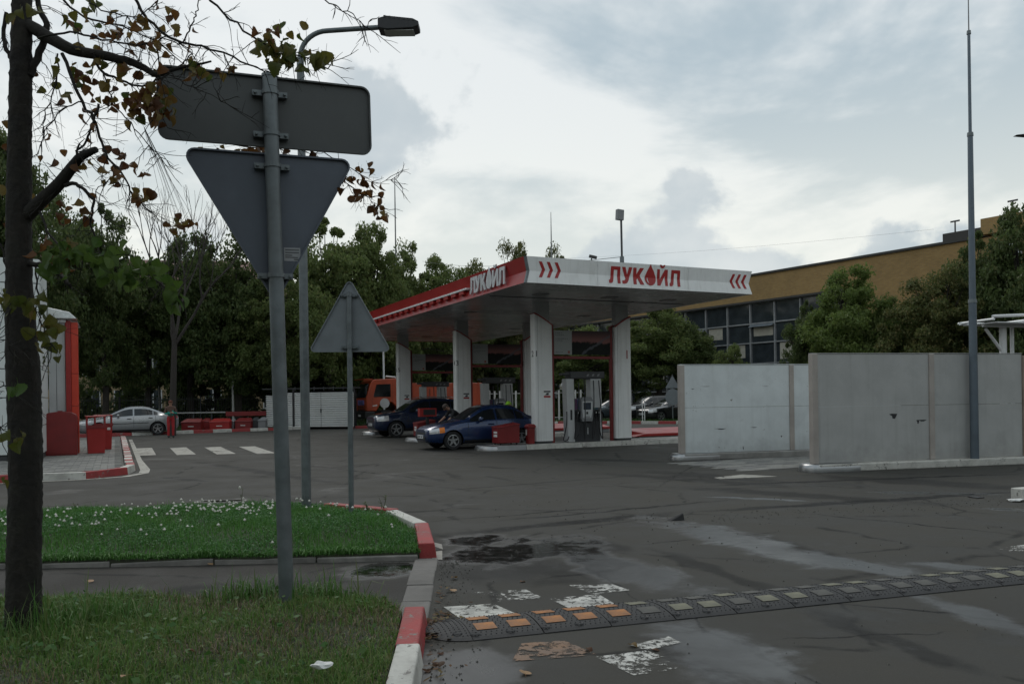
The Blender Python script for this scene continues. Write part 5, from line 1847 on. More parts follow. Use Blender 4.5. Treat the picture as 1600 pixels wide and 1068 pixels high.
MB().box(X0 + .012, X0 + .03, -.7, .7, 1.3, 1.62).build('grille_banner', FLAGM, tr)
for k in range(3):
    MB().box(X0 - .01, X0 + .02, -.75, .75, .98 + k * .1, 1.03 + k * .1).build('grille_slot', CARTRIM, tr)
MB().box(X0 - .5, X0 + .12, -1.22, 1.22, .5, .93).build('bumper', CARTRIM, tr, bevel=.04)
MB().box(X0 + .12, X0 + .135, -.28, .28, .62, .74).build('number_plate', PLATE, tr)
MB().box(-3.9, X0 - .5, -.45, .45, .75, 1.0).build('chassis', CARTRIM, tr)
MB().box(-3.9, X0 - 2.2, -1.22, 1.22, 1.1, 2.62).build('box_body', TO, tr, bevel=.03)
for k in range(7):
    x = -3.7 + k * .86
    for s in (-1, 1):
        MB().box(x, x + .09, s * 1.225 - .02, s * 1.225 + .02, 1.1, 2.64).build('body_rib', TO, tr)
MB().tube([(X0 - 1.9, .9, 2.85), (X0 - 1.9, .9, 3.0), (X0 - 1.3, .9, 3.05)], .05, 8).build('roof_hose', LABELW, tr)
for x in (X0 - 1.25, -1.6, -2.9):
    for s in (-1, 1):
        make_wheel(tr, .5, .3, 6, s, (x, s * 1.03, .5), .28)

# ================================================================ people
SKIN = M('skin', (.36, .2, .14), .55, var=.06)
HAIR = M('hair', (.025, .018, .014), .6)


def person(label, loc, rz, J, cloth, hairmat=HAIR, cap=None):
    """J: joint -> (x, y, z); x forward. One skinned continuous body, coloured by nearest bone."""
    t = thing('person', label, 'person', loc, rz)
    edges = [('pel', 'waist', 'top'), ('waist', 'chest', 'top'), ('chest', 'neck', 'top'), ('neck', 'chin', 'skin'), ('chin', 'head', 'skin'), ('head', 'crown', 'skin')]
    rad = dict(pel=(.15, .115), waist=(.14, .105), chest=(.165, .115), neck=(.058, .058), chin=(.07, .07), head=(.082, .095), crown=(.06, .065))
    for s in 'lr':
        edges += [('chest', s + 'sh', 'top'), (s + 'sh', s + 'el', 'sleeve'), (s + 'el', s + 'wr', 'fore'), (s + 'wr', s + 'pa', 'skin'),
                  ('pel', s + 'hip', 'legs'), (s + 'hip', s + 'kn', 'legs'), (s + 'kn', s + 'an', 'legs'), (s + 'an', s + 'he', 'shoe'), (s + 'he', s + 'to', 'shoe')]
        rad.update({s + 'sh': (.068,) * 2, s + 'el': (.048,) * 2, s + 'wr': (.032,) * 2, s + 'pa': (.042, .022), s + 'hip': (.1,) * 2, s + 'kn': (.07,) * 2, s + 'an': (.055,) * 2, s + 'he': (.05,) * 2, s + 'to': (.045, .035)})
        J[s + 'he'] = (J[s + 'an'][0], J[s + 'an'][1], .05)
        J[s + 'to'] = (J[s + 'an'][0] + .17, J[s + 'an'][1], .04)
        w_, e_ = Vector(J[s + 'wr']), Vector(J[s + 'el'])
        d = (w_ - e_).normalized()
        J[s + 'pa'] = tuple(w_ + d * .07)
        sidev = d.cross(Vector((0, 0, 1)))
        sidev = sidev.normalized() if sidev.length > .1 else Vector((1, 0, 0))
        up = sidev.cross(d)
        for k, (o_, l_) in enumerate([(-.03, .075), (-.01, .09), (.01, .085), (.03, .065)]):
            a, b = s + 'f%d' % k, s + 'g%d' % k
            J[a] = tuple(w_ + d * .1 + sidev * o_)
            J[b] = tuple(w_ + d * (.1 + l_ * .75) + sidev * o_ - up * .03)
            edges += [(s + 'pa', a, 'skin'), (a, b, 'skin')]
            rad[a], rad[b] = (.010,) * 2, (.008,) * 2
        J[s + 'th'] = tuple(w_ + d * .07 - sidev * .06 - up * .015)
        edges.append((s + 'pa', s + 'th', 'skin'))
        rad[s + 'th'] = (.010,) * 2
    names = list(J)
    me = bpy.data.meshes.new('body')
    me.from_pydata([J[n_] for n_ in names], [(names.index(a), names.index(b)) for a, b, _ in edges], [])
    o = bpy.data.objects.new('body', me)
    COL.objects.link(o)
    md = o.modifiers.new('skin', 'SKIN')
    md.use_smooth_shade = True
    sub = o.modifiers.new('sub', 'SUBSURF')
    sub.levels = sub.render_levels = 2
    for i, n_ in enumerate(names):
        sv_ = me.skin_vertices[0].data[i]
        sv_.radius = rad[n_]
        sv_.use_root = n_ == 'pel'
    dg = bpy.context.evaluated_depsgraph_get()
    dg.update()
    bm_ = bpy.data.meshes.new_from_object(o.evaluated_get(dg))
    o.modifiers.clear()
    o.data = bm_
    o.parent = t
    keys = ['skin', 'top', 'sleeve', 'fore', 'legs', 'shoe']
    bm_.materials.clear()
    for k in keys:
        bm_.materials.append(SKIN if k == 'skin' else cloth[k])
    E = [(np.array(J[a]), np.array(J[b]), keys.index(k)) for a, b, k in edges]
    for p in bm_.polygons:
        c = np.array(p.center)
        best, bi = 9, 0
        for a, b, k in E:
            ab = b - a
            q = max(0, min(1, float(np.dot(c - a, ab) / np.dot(ab, ab))))
            dd = float(np.linalg.norm(c - a - q * ab))
            if dd < best:
                best, bi = dd, k
        p.material_index = bi
    bm_.shade_smooth()
    # head details
    hd, cn, cr = Vector(J['head']), Vector(J['chin']), Vector(J['crown'])
    upv = (cr - cn).normalized()
    fw = Vector((1, 0, 0)) - upv * upv.x
    fw = fw.normalized() if fw.length > .2 else Vector((0, 0, -1))
    sdv = upv.cross(fw)
    fr = lambda a, b, c: hd + fw * a + sdv * b + upv * c
    h = MB().lathe([(.101, -.02), (.106, .03), (.095, .075), (.06, .105), (0, .115)], 16, lambda q, a, z: fr(q * math.cos(a) * 1.02 - .012, q * math.sin(a) * .86, z + (.02 if math.cos(a) > .3 else -.03 if math.cos(a) < -.2 else 0) * (1 - (z + .02) / .14)))
    h.build('hair', cap or hairmat, t, smooth=70)
    if cap:
        MB().prism([(.07, -.07), (.17, -.04), (.17, .04), (.07, .07)], lambda a, b, q: fr(a, b, .035 + .012 * q)).build('cap_peak', cap, t)
    MB().add([fr(.09, 0, .01), fr(.092, .014, -.035), fr(.092, -.014, -.035), fr(.122, 0, -.03)], [(0, 1, 3), (0, 3, 2), (1, 2, 3)]).build('nose', SKIN, t)
    for s in (-1, 1):
        MB().obox(fr(.088, s * .032, .005), (.012, .024, .010)).build('eye', HAIR, t)
        MB().obox(fr(0, s * .086, -.01), (.035, .018, .055)).build('ear', SKIN, t, bevel=.006)
    MB().obox(fr(.09, 0, -.062), (.01, .045, .008)).build('mouth', M('lips', (.25, .1, .08), .5), t)
    return t


REDC = M('work_red', (.4, .025, .028), .8, var=.2, scale=9, bump=.3, bscale=20)
TEAL = M('work_teal', (.02, .3, .24), .8, var=.15)
BRWN = M('work_dark', (.1, .055, .04), .8, var=.2)
BLK = M('black_cloth', (.02, .02, .022), .85, var=.2)
NVY = M('jeans', (.03, .035, .05), .85, var=.2)
SHOE = M('shoe', (.02, .02, .02), .6)
HIVIS = M('hivis', (.35, .72, .04), .6)

# attendant in red overalls, arms folded, facing the camera
J = dict(pel=(0, 0, .93), waist=(0, 0, 1.07), chest=(0, 0, 1.3), neck=(.01, 0, 1.47), chin=(.03, 0, 1.54), head=(.03, 0, 1.62), crown=(.025, 0, 1.7),
         lsh=(0, .19, 1.38), lel=(.06, .26, 1.12), lwr=(.23, .06, 1.16), rsh=(0, -.19, 1.38), rel=(.06, -.26, 1.1), rwr=(.25, -.04, 1.14),
         lhip=(0, .09, .9), lkn=(.03, .1, .5), lan=(0, .1, .1), rhip=(0, -.09, .9), rkn=(.03, -.1, .5), ran=(0, -.1, .1))
p = gnd(267, 683)
person('person in red work trousers and teal sleeves standing with folded arms by the silver car', (p.x, p.y, 0), math.atan2(-p.y, -p.x) + .15, J, dict(top=BRWN, sleeve=BRWN, fore=TEAL, legs=REDC, shoe=SHOE), cap=M('work_cap', (.14, .04, .02), .8))

# man bending over beyond the blue bonnet, reaching forward and down
J = dict(pel=(-.12, 0, .92), waist=(-.02, 0, 1.02), chest=(.2, 0, 1.16), neck=(.33, 0, 1.27), chin=(.39, 0, 1.29), head=(.45, 0, 1.33), crown=(.49, 0, 1.39),
         lsh=(.22, .19, 1.18), lel=(.36, .25, .95), lwr=(.55, .2, .78), rsh=(.22, -.19, 1.18), rel=(.36, -.24, .98), rwr=(.58, -.16, .84),
         lhip=(-.12, .09, .88), lkn=(-.04, .1, .5), lan=(-.14, .1, .1), rhip=(-.12, -.09, .88), rkn=(-.1, -.1, .5), ran=(-.22, -.1, .1))
p = C(.95, 7.35)
person('person in a black shirt bending over behind the bonnet of the blue saloon', p, R(YAW + 184), J, dict(top=BLK, sleeve=BLK, fore=SKIN, legs=NVY, shoe=SHOE), hairmat=M('cropped_hair', (.07, .05, .04), .7))

# figure in a lime cap stooping behind the saloon roof
J = dict(pel=(-.1, 0, .86), waist=(-.04, 0, .97), chest=(.1, 0, 1.15), neck=(.18, 0, 1.28), chin=(.22, 0, 1.32), head=(.26, 0, 1.39), crown=(.28, 0, 1.46),
         lsh=(.1, .19, 1.2), lel=(.2, .25, .95), lwr=(.42, .14, .98), rsh=(.1, -.19, 1.2), rel=(.2, -.25, .95), rwr=(.42, -.12, .96),
         lhip=(-.1, .09, .84), lkn=(.06, .1, .48), lan=(-.06, .1, .1), rhip=(-.1, -.09, .84), rkn=(.06, -.1, .48), ran=(-.06, -.1, .1))
person('person with a lime yellow cap just showing over the roof of the blue saloon', C(3.25, 7.6), R(YAW + 200), J, dict(top=BLK, sleeve=BLK, fore=SKIN, legs=REDC, shoe=SHOE), cap=HIVIS)

# ================================================================ back of the station, left
kerb_run('kerb', 'red and white kerb stones along the back of the forecourt at left', cpath([(-16, 24.3), (-6.9, 26.6), (-1.75, 27.9), (-.2, 28.3)]), 1.02, .25, -.05, .16, [KRED, CONCW], 0)
kerb_run('kerb', 'red and white kerb stones in front of the orange truck', [(-9.1, 47.3), (-4, 49.5), (2.9, 50.7), (9.5, 47.7), (18, 44.2)], 1.05, .25, -.05, .16, [KRED, CONCW], 0)
GRB = leafmat('grass_back', [(.03, .08, .018), (.045, .1, .025), (.06, .1, .03)], .3)
vg = MB()
verge = [(-22, 44.5), (-13, 47.6), (-9, 47.7), (-4, 49.8), (2.9, 51), (9.5, 48), (18, 44.5), (26, 52), (12, 58), (-6, 58), (-30, 60)]
sheet('verge', verge, M('verge_ground', (.035, .05, .022), .95, 0, .3, 1.5, .5, 12), .06, 'dark grass verge beyond the back kerb')
vz = [(x, y) for x, y in verge]
P = []
for k in range(9000):
    x, y = random.uniform(-22, 20), random.uniform(44.5, 58)
    if inside(vz, x, y):
        h_ = random.uniform(.08, .22)
        a = random.uniform(0, 3.14)
        vg.add([(x - .03 * math.cos(a), y - .03 * math.sin(a), .05), (x + .03 * math.cos(a), y + .03 * math.sin(a), .05), (x + random.uniform(-.05, .05), y, .05 + h_)], [(0, 1, 2)])
tag(vg.build('grass', GRB, recalc=False), 'dark grass on the verge behind the far kerb', 'grass', kind='stuff')


def bx(px0, px1, py0, D, hgt, mat, lab, dep=.7, lid=None, text=False):
    a, b = at(px0, 650, D), at(px1, 650, D)
    wd = b.x - a.x
    t = thing('storage_box', lab, 'box', (a.x, a.y, 0), R(6))
    MB().box(0, wd, 0, dep, .05, hgt * .72).build('body', mat, t, bevel=.012)
    MB().hexa([(-.03, -.03, hgt * .725), (wd + .03, -.03, hgt * .725), (wd + .03, dep, hgt * .725), (-.03, dep, hgt * .725)], [(-.02, -.02, hgt * .78), (wd + .02, -.02, hgt * .78), (wd - .1, dep, hgt), (.1, dep, hgt)]).build('lid', lid or mat, t, bevel=.01)
    if text:
        for k in range(6):
            MB().box(wd * .35 + k * wd * .05, wd * .35 + k * wd * .05 + wd * .038, -.008, -.001, hgt * .4, hgt * .48).build('print', LABELW, t)
    return t


bx(283, 312, 672, 44.8, .74, DRED, 'red storage box with a pale edge, first behind the silver car', text=True)
bx(313, 326, 672, 46.2, .72, DRED, 'dark red box tucked between two larger red boxes')
bx(327, 357, 672, 45.4, .72, RED, 'red storage box with white lettering, second of the row', text=True)
bx(357.5, 365, 672, 46.2, .7, GREY, 'narrow grey box to the right of the second red box')
bx(367, 391, 672, 46.0, .72, DRED, 'red storage box with white lettering, third of the row', text=True)
bx(392, 402, 672, 46.6, .74, DARK, 'dark grey box to the right of the third red box')
bx(403, 414, 672, 46.4, .74, GREY, 'pale grey box at the right end of the row of boxes')
a, b = at(272, 640, 47), at(416, 640, 48.5)
t = thing('guard_rail', 'long low rail, grey then red, running above the row of boxes', 'rail', (a.x, a.y, 0), math.atan2(b.y - a.y, b.x - a.x))
ln_ = (b - a).length
MB().box(0, ln_ * .55, -.04, .04, 1.0, 1.07).build('grey_rail', M('rail_grey', (.3, .3, .29), .5), t, bevel=.01)
MB().box(ln_ * .55 + .01, ln_, -.06, .06, .8, 1.06).build('red_rail', DRED, t, bevel=.01)
for k in range(6):
    MB().box(ln_ * k / 5 * .98, ln_ * k / 5 * .98 + .06, .065, .12, 0, 1.0).build('post', DARK, t)

# corrugated enclosure
CORR = M('corrugated', (.62, .63, .62), .45, .1, .06, 1, dirt=.2, dirtcol=(.35, .34, .32))
a, b = at(433, 650, 48), at(553, 650, 46.8)
enc = thing('waste_enclosure', 'white corrugated metal enclosure with a dark flat frame roof behind the sign posts', 'enclosure', (a.x, a.y, 0), math.atan2(b.y - a.y, b.x - a.x))
wd = (b - a).length


def corr(x0, x1, y, z0, z1, flip=False, pitch=.125, amp=.05, axis='x'):
    rows = []
    z = z0
    k = 0
    while z < z1:
        for q in range(4):
            zz = z + pitch * q / 4
            d = amp * (0, 1, 1, 0)[q]
            rows.append([(x0, y - d, zz), (x1, y - d, zz)] if axis == 'x' else [(y - d, x0, zz), (y - d, x1, zz)])
        z += pitch
    return MB().grid(rows)


for x0, x1 in ((0, 1.0), (1.14, wd * .58), (wd * .58 + .02, wd)):
    corr(x0, x1, 0, .12, 2.0).build('corrugated_sheet', CORR, enc)
MB().box(1.01, 1.13, -.05, .05, .05, 2.3).build('gate_post', BLACK, enc)
for x in (.02, wd - .05):
    MB().box(x, x + .06, .08, .14, 0, 2.35).build('post', DARK, enc)
MB().box(-.9, wd + .05, -.1, .8, 2.3, 2.36).build('roof_sheet', DARK, enc)
for x in np.linspace(0, wd, 9):
    MB().box(x, x + .05, -.12, -.101, 2.2, 2.42).build('roof_rib', DARK, enc)
MB().box(-.02, wd - .2, .75, .8, 0, 2.2).build('rear_wall', BLACK, enc)
MB().box(wd * .58 - .03, wd * .58 + .05, -.05, -.03, .95, 1.15).build('latch', BLACK, enc)
rt = corr(.31, .8, -.86, .12, 1.95, axis='y')
rt.build('corrugated_sheet', CORR, enc)
corr(-.86, -.02, .3, .12, 1.95).build('corrugated_sheet', CORR, enc)

# railings
RAIL = M('railing', (.02, .022, .022), .6)


def railing(p0, p1, h, label, mat, step=.14, w_=.012, post=2.4):
    d = Vector((p1[0] - p0[0], p1[1] - p0[1], 0))
    L_ = d.length
    t = thing('railing_fence', label, 'fence', (p0[0], p0[1], 0), math.atan2(d.y, d.x))
    m = MB()
    x = 0
    while x < L_:
        m.box(x - w_, x + w_, -w_, w_, .15, h)
        x += step
    tag(m.build('bars', mat, t), kind='stuff')
    for z in (.3, h - .2):
        MB().box(0, L_, -.02, .02, z, z + .04).build('rail', mat, t)
    x = 0
    while x < L_ + .1:
        MB().box(x - .04, x + .04, -.04, .04, 0, h + .05).build('post', mat, t)
        x += post


railing((-34, 50), (-10, 56), 2.0, 'dark iron railings under the trees behind the red boxes', RAIL)
railing((-1.5, 55.5), (4.6, 54.2), 2.1, 'white picket railings seen between the pumps', M('picket_white', (.5, .5, .48), .6), .36, .05, 9)

# old yellow building behind the left trees
OLDW = M('old_render', (.3, .23, .13), .85, 0, .14, .6, .1, 20, dirt=.35, dirtcol=(.15, .12, .075))
WINF = M('window_frame', (.55, .56, .55), .6)
ob = thing('old_building', 'old ochre building with white framed windows and a red roof behind the left trees', 'building', (-54, 70, 0), R(12))
MB().box(0, 34, 0, 10, 0, 12.6).build('wall', OLDW, ob)
MB().hexa([(-.6, -.6, 12.6), (34.6, -.6, 12.6), (34.6, 10.6, 12.6), (-.6, 10.6, 12.6)], [(2, 4.6, 15.2), (32, 4.6, 15.2), (32, 5.4, 15.2), (2, 5.4, 15.2)]).build('roof', M('roof_red', (.15, .055, .048), .7, var=.15, scale=1), ob)
for st in range(4):
    for k in range(13):
        x, z = 1.2 + k * 2.55, 1.05 + st * 3.1
        f = MB().box(x, x + 1.45, -.03, .04, z, z + 1.75).build('window', GLASSB, ob)
        for q in (0, .47, .96):
            MB().box(x + q * 1.43, x + q * 1.43 + .09, -.08, -.03, z, z + 1.75).build('frame', WINF, f)
        MB().box(x - .08, x + 1.53, -.14, -.03, z - .1, z).build('sill', WINF, f)

# ================================================================ yellow brick hall on the right
BRK = bpy.data.materials.new('ochre_brick')
BRK.use_nodes = True
t_ = NT(BRK.node_tree)
p_ = BRK.node_tree.nodes['Principled BSDF']
tcx = t_.n('ShaderNodeTexCoord')
mp = t_.n('ShaderNodeMapping', {0: tcx.outputs['Object'], 2: (R(90), 0, 0)})
br = t_.n('ShaderNodeTexBrick', {'Vector': mp.outputs[0], 'Color1': (.33, .2, .066, 1), 'Color2': (.41, .255, .09, 1), 'Mortar': (.26, .2, .12, 1), 'Scale': 1.0, 'Mortar Size': .012, 'Brick Width': .26, 'Row Height': .085})
ns = t_.noise(tcx.outputs['Object'], .35, 6, .65, .4)
cc = t_.mix(t_.ramp(ns, .4, .75, 0, .45), br.outputs[0], (.15, .1, .045, 1))
t_.set(p_, 'Base Color', cc)
p_.inputs['Roughness'].default_value = .85
bb = t_.n('ShaderNodeBump', {'Height': br.outputs['Fac'], 'Strength': .4, 'Distance': -.01})
t_.set(p_, 'Normal', bb.outputs[0])
hall = thing('brick_hall', 'long ochre brick hall with a glazed front behind the right-hand trees', 'building', (19.3, 66, 0), math.atan2(-.835, .55))
ROOFD = M('roof_edge', (.05, .048, .045), .7)
MULL = M('mullion', (.3, .31, .32), .5, .2)
Z0, ZG, ZR = 0, 9.1, 11.1
MB().box(-30, 9.6, .35, 20, ZG, ZR).build('upper_wall', BRK, hall)
MB().box(9.6, 48, .35, 20, 0, ZR + .0).build('side_wall', BRK, hall)
MB().box(-30, 17.55, .2, 20.2, ZR, ZR + .16).build('roof_edge', ROOFD, hall)
MB().box(-30, 9.6, .15, .9, ZG - .16, ZG).build('lintel', ROOFD, hall)
MB().box(-30, 9.6, 2.6, 3, 0, ZG).build('back_wall', M('room_wall', (.16, .15, .13), .8, var=.4, scale=.4), hall)
bl = M('blind', (.42, .4, .34), .8, var=.1)
zrow = [0.1, 2.0, 4.1, 5.75, 7.3, 8.93]
xm = [-27.2 + 2.4 * k for k in range(16)]
for i in range(len(xm) - 1):
    for j in range(5):
        x0, x1 = xm[i] + .05, xm[i + 1] - .05
        pn = MB().box(x0, x1, .6, .62, zrow[j] + .05, zrow[j + 1] - .05).build('window_pane', GLASSB, hall)
        if j in (2, 3) and (i * 7 + j * 3) % 5 in (0, 1, 2) or j == 1 and i % 3 == 0:
            MB().box(x0 + .5 * random.random(), x1 - .5 * random.random() - .2, .585, .598, zrow[j] + .25 + .3 * random.random(), zrow[j + 1] - .1).build('blind', bl, pn)
        if j == 3 and i % 3 == 2:
            MB().hexa([(x0, .1, 7.0), (x1, .1, 7.0), (x1, .14, 7.0), (x0, .14, 7.0)], [(x0, .55, 7.28), (x1, .55, 7.28), (x1, .58, 7.28), (x0, .58, 7.28)]).build('opened_sash', M('sash_glass', (.14, .16, .18), .1), pn)
for x in xm:
    MB().box(x - .05, x + .05, .42, .66, 0, ZG - .16).build('mullion', MULL, hall)
for z in zrow:
    MB().box(-27.2, 9.6, .45, .58, z - .05, z + .05).build('transom', MULL, hall)
up = MB().box(14.6, 40, 1.2, 14, ZR + .16, ZR + .85).build('roof_storey', ROOFD, hall)
MB().box(17.6, 46, .1, 16, ZR + .165, ZR + 1.15).build('upper_storey', BRK, hall)
for k in range(4):
    MB().box(18.6 + k * 1.5, 19.9 + k * 1.5, .2, .345, ZR - 1.7, ZR - .6).build('upper_window', M('bright_glass', (.5, .53, .54), .2), hall)
for s_, z_, h_ in ((15.0, ZR + .85, .9), (18.6, ZR + 1.15, 1.2)):
    MB().tube([(s_, 2, z_), (s_, 2, z_ + h_)], .05, 6).build('roof_pole', DARK, hall)
    MB().box(s_ - .3, s_ + .3, 1.97, 2.03, z_ + h_ - .1, z_ + h_).build('roof_aerial', DARK, hall)

# ================================================================ trees
BARK = M('bark', (.03, .025, .02), .9, 0, .3, 6, .8, 25)
BARKN = M('bark_near', (.016, .0135, .011), .95, 0, .5, 9, 1.0, 30, streak=.7, dirt=.5, dirtcol=(.03, .03, .021), dscale=6)


def crown_arrays(seed, rx, rz, nclump, per, leaf, squash=1.0, low=.0):
    r = np.random.default_rng(seed)
    # clump centres spread through an uneven ellipsoid
    u = r.normal(size=(nclump, 3))
    u /= np.linalg.norm(u, axis=1)[:, None]
    lob = .95 + .14 * np.sin(3 * np.arctan2(u[:, 1], u[:, 0]) + seed) + .12 * np.sin(5 * u[:, 2] + seed * 1.7)
    rad = np.minimum((r.random(nclump) ** .45) * lob, 1.0 - .12 * np.abs(u[:, 2]) ** 3)
    cz = u[:, 2]
    cen = u * rad[:, None] * np.array([rx, rx, rz])
    # narrower at the very top
    tz = np.clip((cen[:, 2] / rz + 1) / 2, 0, 1.2)
    cen[:, :2] *= (1.08 - .45 * tz ** 2)[:, None]
    cr = r.uniform(.3, .85, nclump) ** 1.3 * rx * .27
    n = nclump * per
    g = r.normal(size=(nclump, per, 3))
    g /= np.linalg.norm(g, axis=2)[:, :, None]
    q = g * (r.random((nclump, per, 1)) ** .5) * cr[:, None, None] * np.array([1.15, 1.15, .75])
    pos = (cen[:, None, :] + q).reshape(-1, 3)
    nrm = r.normal(size=(n, 3)) + np.array([0, 0, .5])
    nrm /= np.linalg.norm(nrm, axis=1)[:, None]
    a = np.cross(nrm, r.normal(size=(n, 3)))
    a /= np.linalg.norm(a, axis=1)[:, None]
    b = np.cross(nrm, a)
    s = (leaf * r.uniform(.6, 1.35, n))[:, None]
    V = np.stack([pos - a * s * .62, pos + b * s * .36 + nrm * s * .06, pos + a * s * .62, pos - b * s * .36 + nrm * s * .06], 1).reshape(-1, 3)
    return V, np.arange(n * 4).reshape(-1, 4), cen


def trunk_mb(seed, hgt, crown_z, cen, r0, nb=12):
    rr = random.Random(seed)
    m = MB()
    top = Vector((rr.uniform(-.4, .4), rr.uniform(-.4, .4), crown_z + (hgt - crown_z) * .62))
    pts = [Vector((0, 0, -.1)), Vector((rr.uniform(-.1, .1), rr.uniform(-.1, .1), hgt * .2)), Vector((top.x * .5, top.y * .5, hgt * .42)), top]
    m.tube(pts, [r0 * 1.25, r0 * .95, r0 * .7, r0 * .2], 9)
    order = list(range(len(cen)))
    order.sort(key=lambda i: -(cen[i][2] + abs(cen[i][0])))
    for i in order[:nb] + rr.sample(order[nb:], 8):
        c = Vector(cen[i])
        s = rr.uniform(.3, .8)
        base = pts[1].lerp(pts[3], s)
        mid = base.lerp(c, .5) + Vector((0, 0, .3))
        m.tube([base, mid, c], [r0 * .32, r0 * .2, r0 * .06], 5)
    return m


KIND = {
    'dark': leafmat('foliage_dark', [(.06, .092, .03), (.085, .125, .04), (.11, .148, .05), (.07, .105, .035), (.14, .155, .06)], .45),
    'mid': leafmat('foliage_mid', [(.095, .132, .04), (.13, .178, .054), (.165, .21, .07), (.105, .15, .046), (.2, .21, .08)], .5),
    'light': leafmat('foliage_light', [(.1, .155, .036), (.13, .19, .046), (.165, .21, .06), (.105, .16, .042)], .45),
    'olive': leafmat('foliage_olive', [(.07, .095, .03), (.105, .13, .04), (.14, .15, .055), (.18, .16, .06)], .4),
}
CACHE = {}


def tree(px, topy, D, rx, kind, label, zlow=1.8, name='leafy_tree', variant=0, sparse=1.0, group='trees behind the station'):
    base = at(px, 625, D)
    top = at(px, topy, D).z
    rz = (top - zlow) / 2
    key = (kind, variant, sparse)
    if key not in CACHE:
        V, Q, cen = crown_arrays(variant * 13 + 5, 1.0, 1.0, int(200 * sparse), 210, .038)
        CACHE[key] = (fastmesh('crown', V, Q, KIND[kind]), cen)
    me, cen = CACHE[key]
    rzv = random.uniform(0, 6.28)
    t = thing(name, label, 'tree', (base.x, base.y, 0), 0, group)
    c = link('crown', me, t, (0, 0, zlow + rz), (0, 0, rzv))
    sx_, sy_ = random.uniform(.85, 1.15), random.uniform(.85, 1.15)
    c.scale = (rx * sx_, rx * sy_, rz * .98)
    rot = Matrix.Rotation(rzv, 3, 'Z')
    cc_ = [rot @ Vector((p[0] * rx, p[1] * rx, p[2] * rz)) + Vector((0, 0, zlow + rz)) for p in cen]
    trunk_mb(px, top, zlow, cc_, max(.14, rx * .06)).build('trunk', BARK, t, smooth=60)
    return t


for i, a in enumerate([
    (12, 185, 44, 3.6, 'dark', 'tall dark tree rising behind the shop at the left edge', 3),
    (95, 290, 52, 3.4, 'dark', 'dark tree just right of the near trunk, behind the shop annex', 2),
    (165, 300, 50, 3.0, 'dark', 'dark tree with a loose top left of the bare tree', 1.8),
    (235, 395, 54, 3.2, 'dark', 'low dark tree above the silver car roof', 2.0),
    (300, 350, 55, 3.4, 'dark', 'dark round tree behind the bare branches', 1.6),
    (372, 345, 53, 3.6, 'dark', 'dark tree behind the give-way triangle, left half', 1.5),
    (440, 400, 51, 3.2, 'mid', 'green tree straight behind the big sign post', 1.6),
    (515, 325, 57, 4.0, 'mid', 'tall green tree behind the small triangular sign', 1.8),
    (585, 335, 59, 3.8, 'mid', 'bright green tree above the left end of the canopy', 1.6),
    (640, 368, 62, 3.6, 'mid', 'green tree beyond the red canopy edge', 1.5),
    (700, 385, 66, 3.8, 'mid', 'green tree above the middle of the red canopy edge', 1.5),
    (752, 392, 70, 3.4, 'olive', 'thin topped tree above the raised red side letters', 1.5),
    (812, 352, 72, 3.0, 'olive', 'loose tree top sticking up behind the front canopy corner', 3),
    (866, 372, 74, 2.6, 'olive', 'small loose tree top behind the canopy near the lightning rod', 3),
    (900, 500, 66, 4.2, 'mid', 'broad green tree behind the nearest pump', .8),
    (965, 495, 68, 4.0, 'dark', 'dark tree behind the right-hand column', .8),
    (1030, 470, 66, 4.0, 'mid', 'bushy green tree right of the canopy columns', 1.8),
    (1075, 500, 66, 2.4, 'dark', 'dark bushy tree left of the glazed hall front', 1.6),
    (1142, 530, 50, 1.3, 'mid', 'small shrub-like tree in front of the lower hall windows', .6),
    (1262, 460, 47, 1.6, 'dark', 'dark slim tree before the right end of the glazing', .8),
    (1330, 405, 45, 2.7, 'light', 'bright green tree in front of the brick wall', .8),
    (1395, 455, 44, 2.0, 'mid', 'green tree right of the bright one before the brick wall', .8),
    (1470, 395, 41, 2.6, 'olive', 'olive tree left of the tall mast', .8),
    (1535, 345, 42, 2.6, 'dark', 'dark tree behind the tall mast', .8),
    (1605, 300, 40, 2.6, 'dark', 'dark tree at the right edge', .8),
    (550, 470, 64, 4.5, 'dark', 'dark tree deep behind the enclosure and truck', .5),
    (200, 450, 60, 4.5, 'dark', 'dark tree deep behind the railings over the silver car', .5),
    (340, 470, 60, 4.2, 'dark', 'dark tree deep behind the railings over the red boxes', .5),
    (450, 480, 62, 4.4, 'dark', 'dark tree deep behind the corrugated enclosure', .5),
    (660, 480, 70, 4.8, 'dark', 'dark tree deep behind the left columns', .5),
    (770, 470, 74, 5.0, 'dark', 'dark tree deep behind the middle columns', .5),
]):
    tree(a[0], a[1], a[2], a[3], a[4], a[5], a[6], variant=i % 4, sparse=.62 if 'loose' in a[5] or 'thin' in a[5] else 1.0)

# far wood closing the view
V, Q, cen = crown_arrays(77, 1.0, 1.0, 420, 60, .02)
r = np.random.default_rng(5)
n = 26000
pos = np.stack([r.uniform(-95, 75, n), r.uniform(92, 106, n), np.zeros(n)], 1)
hh = 9 + 3.2 * np.sin(pos[:, 0] * .31) + 2.0 * np.sin(pos[:, 0] * .83 + 1) + r.normal(size=n)
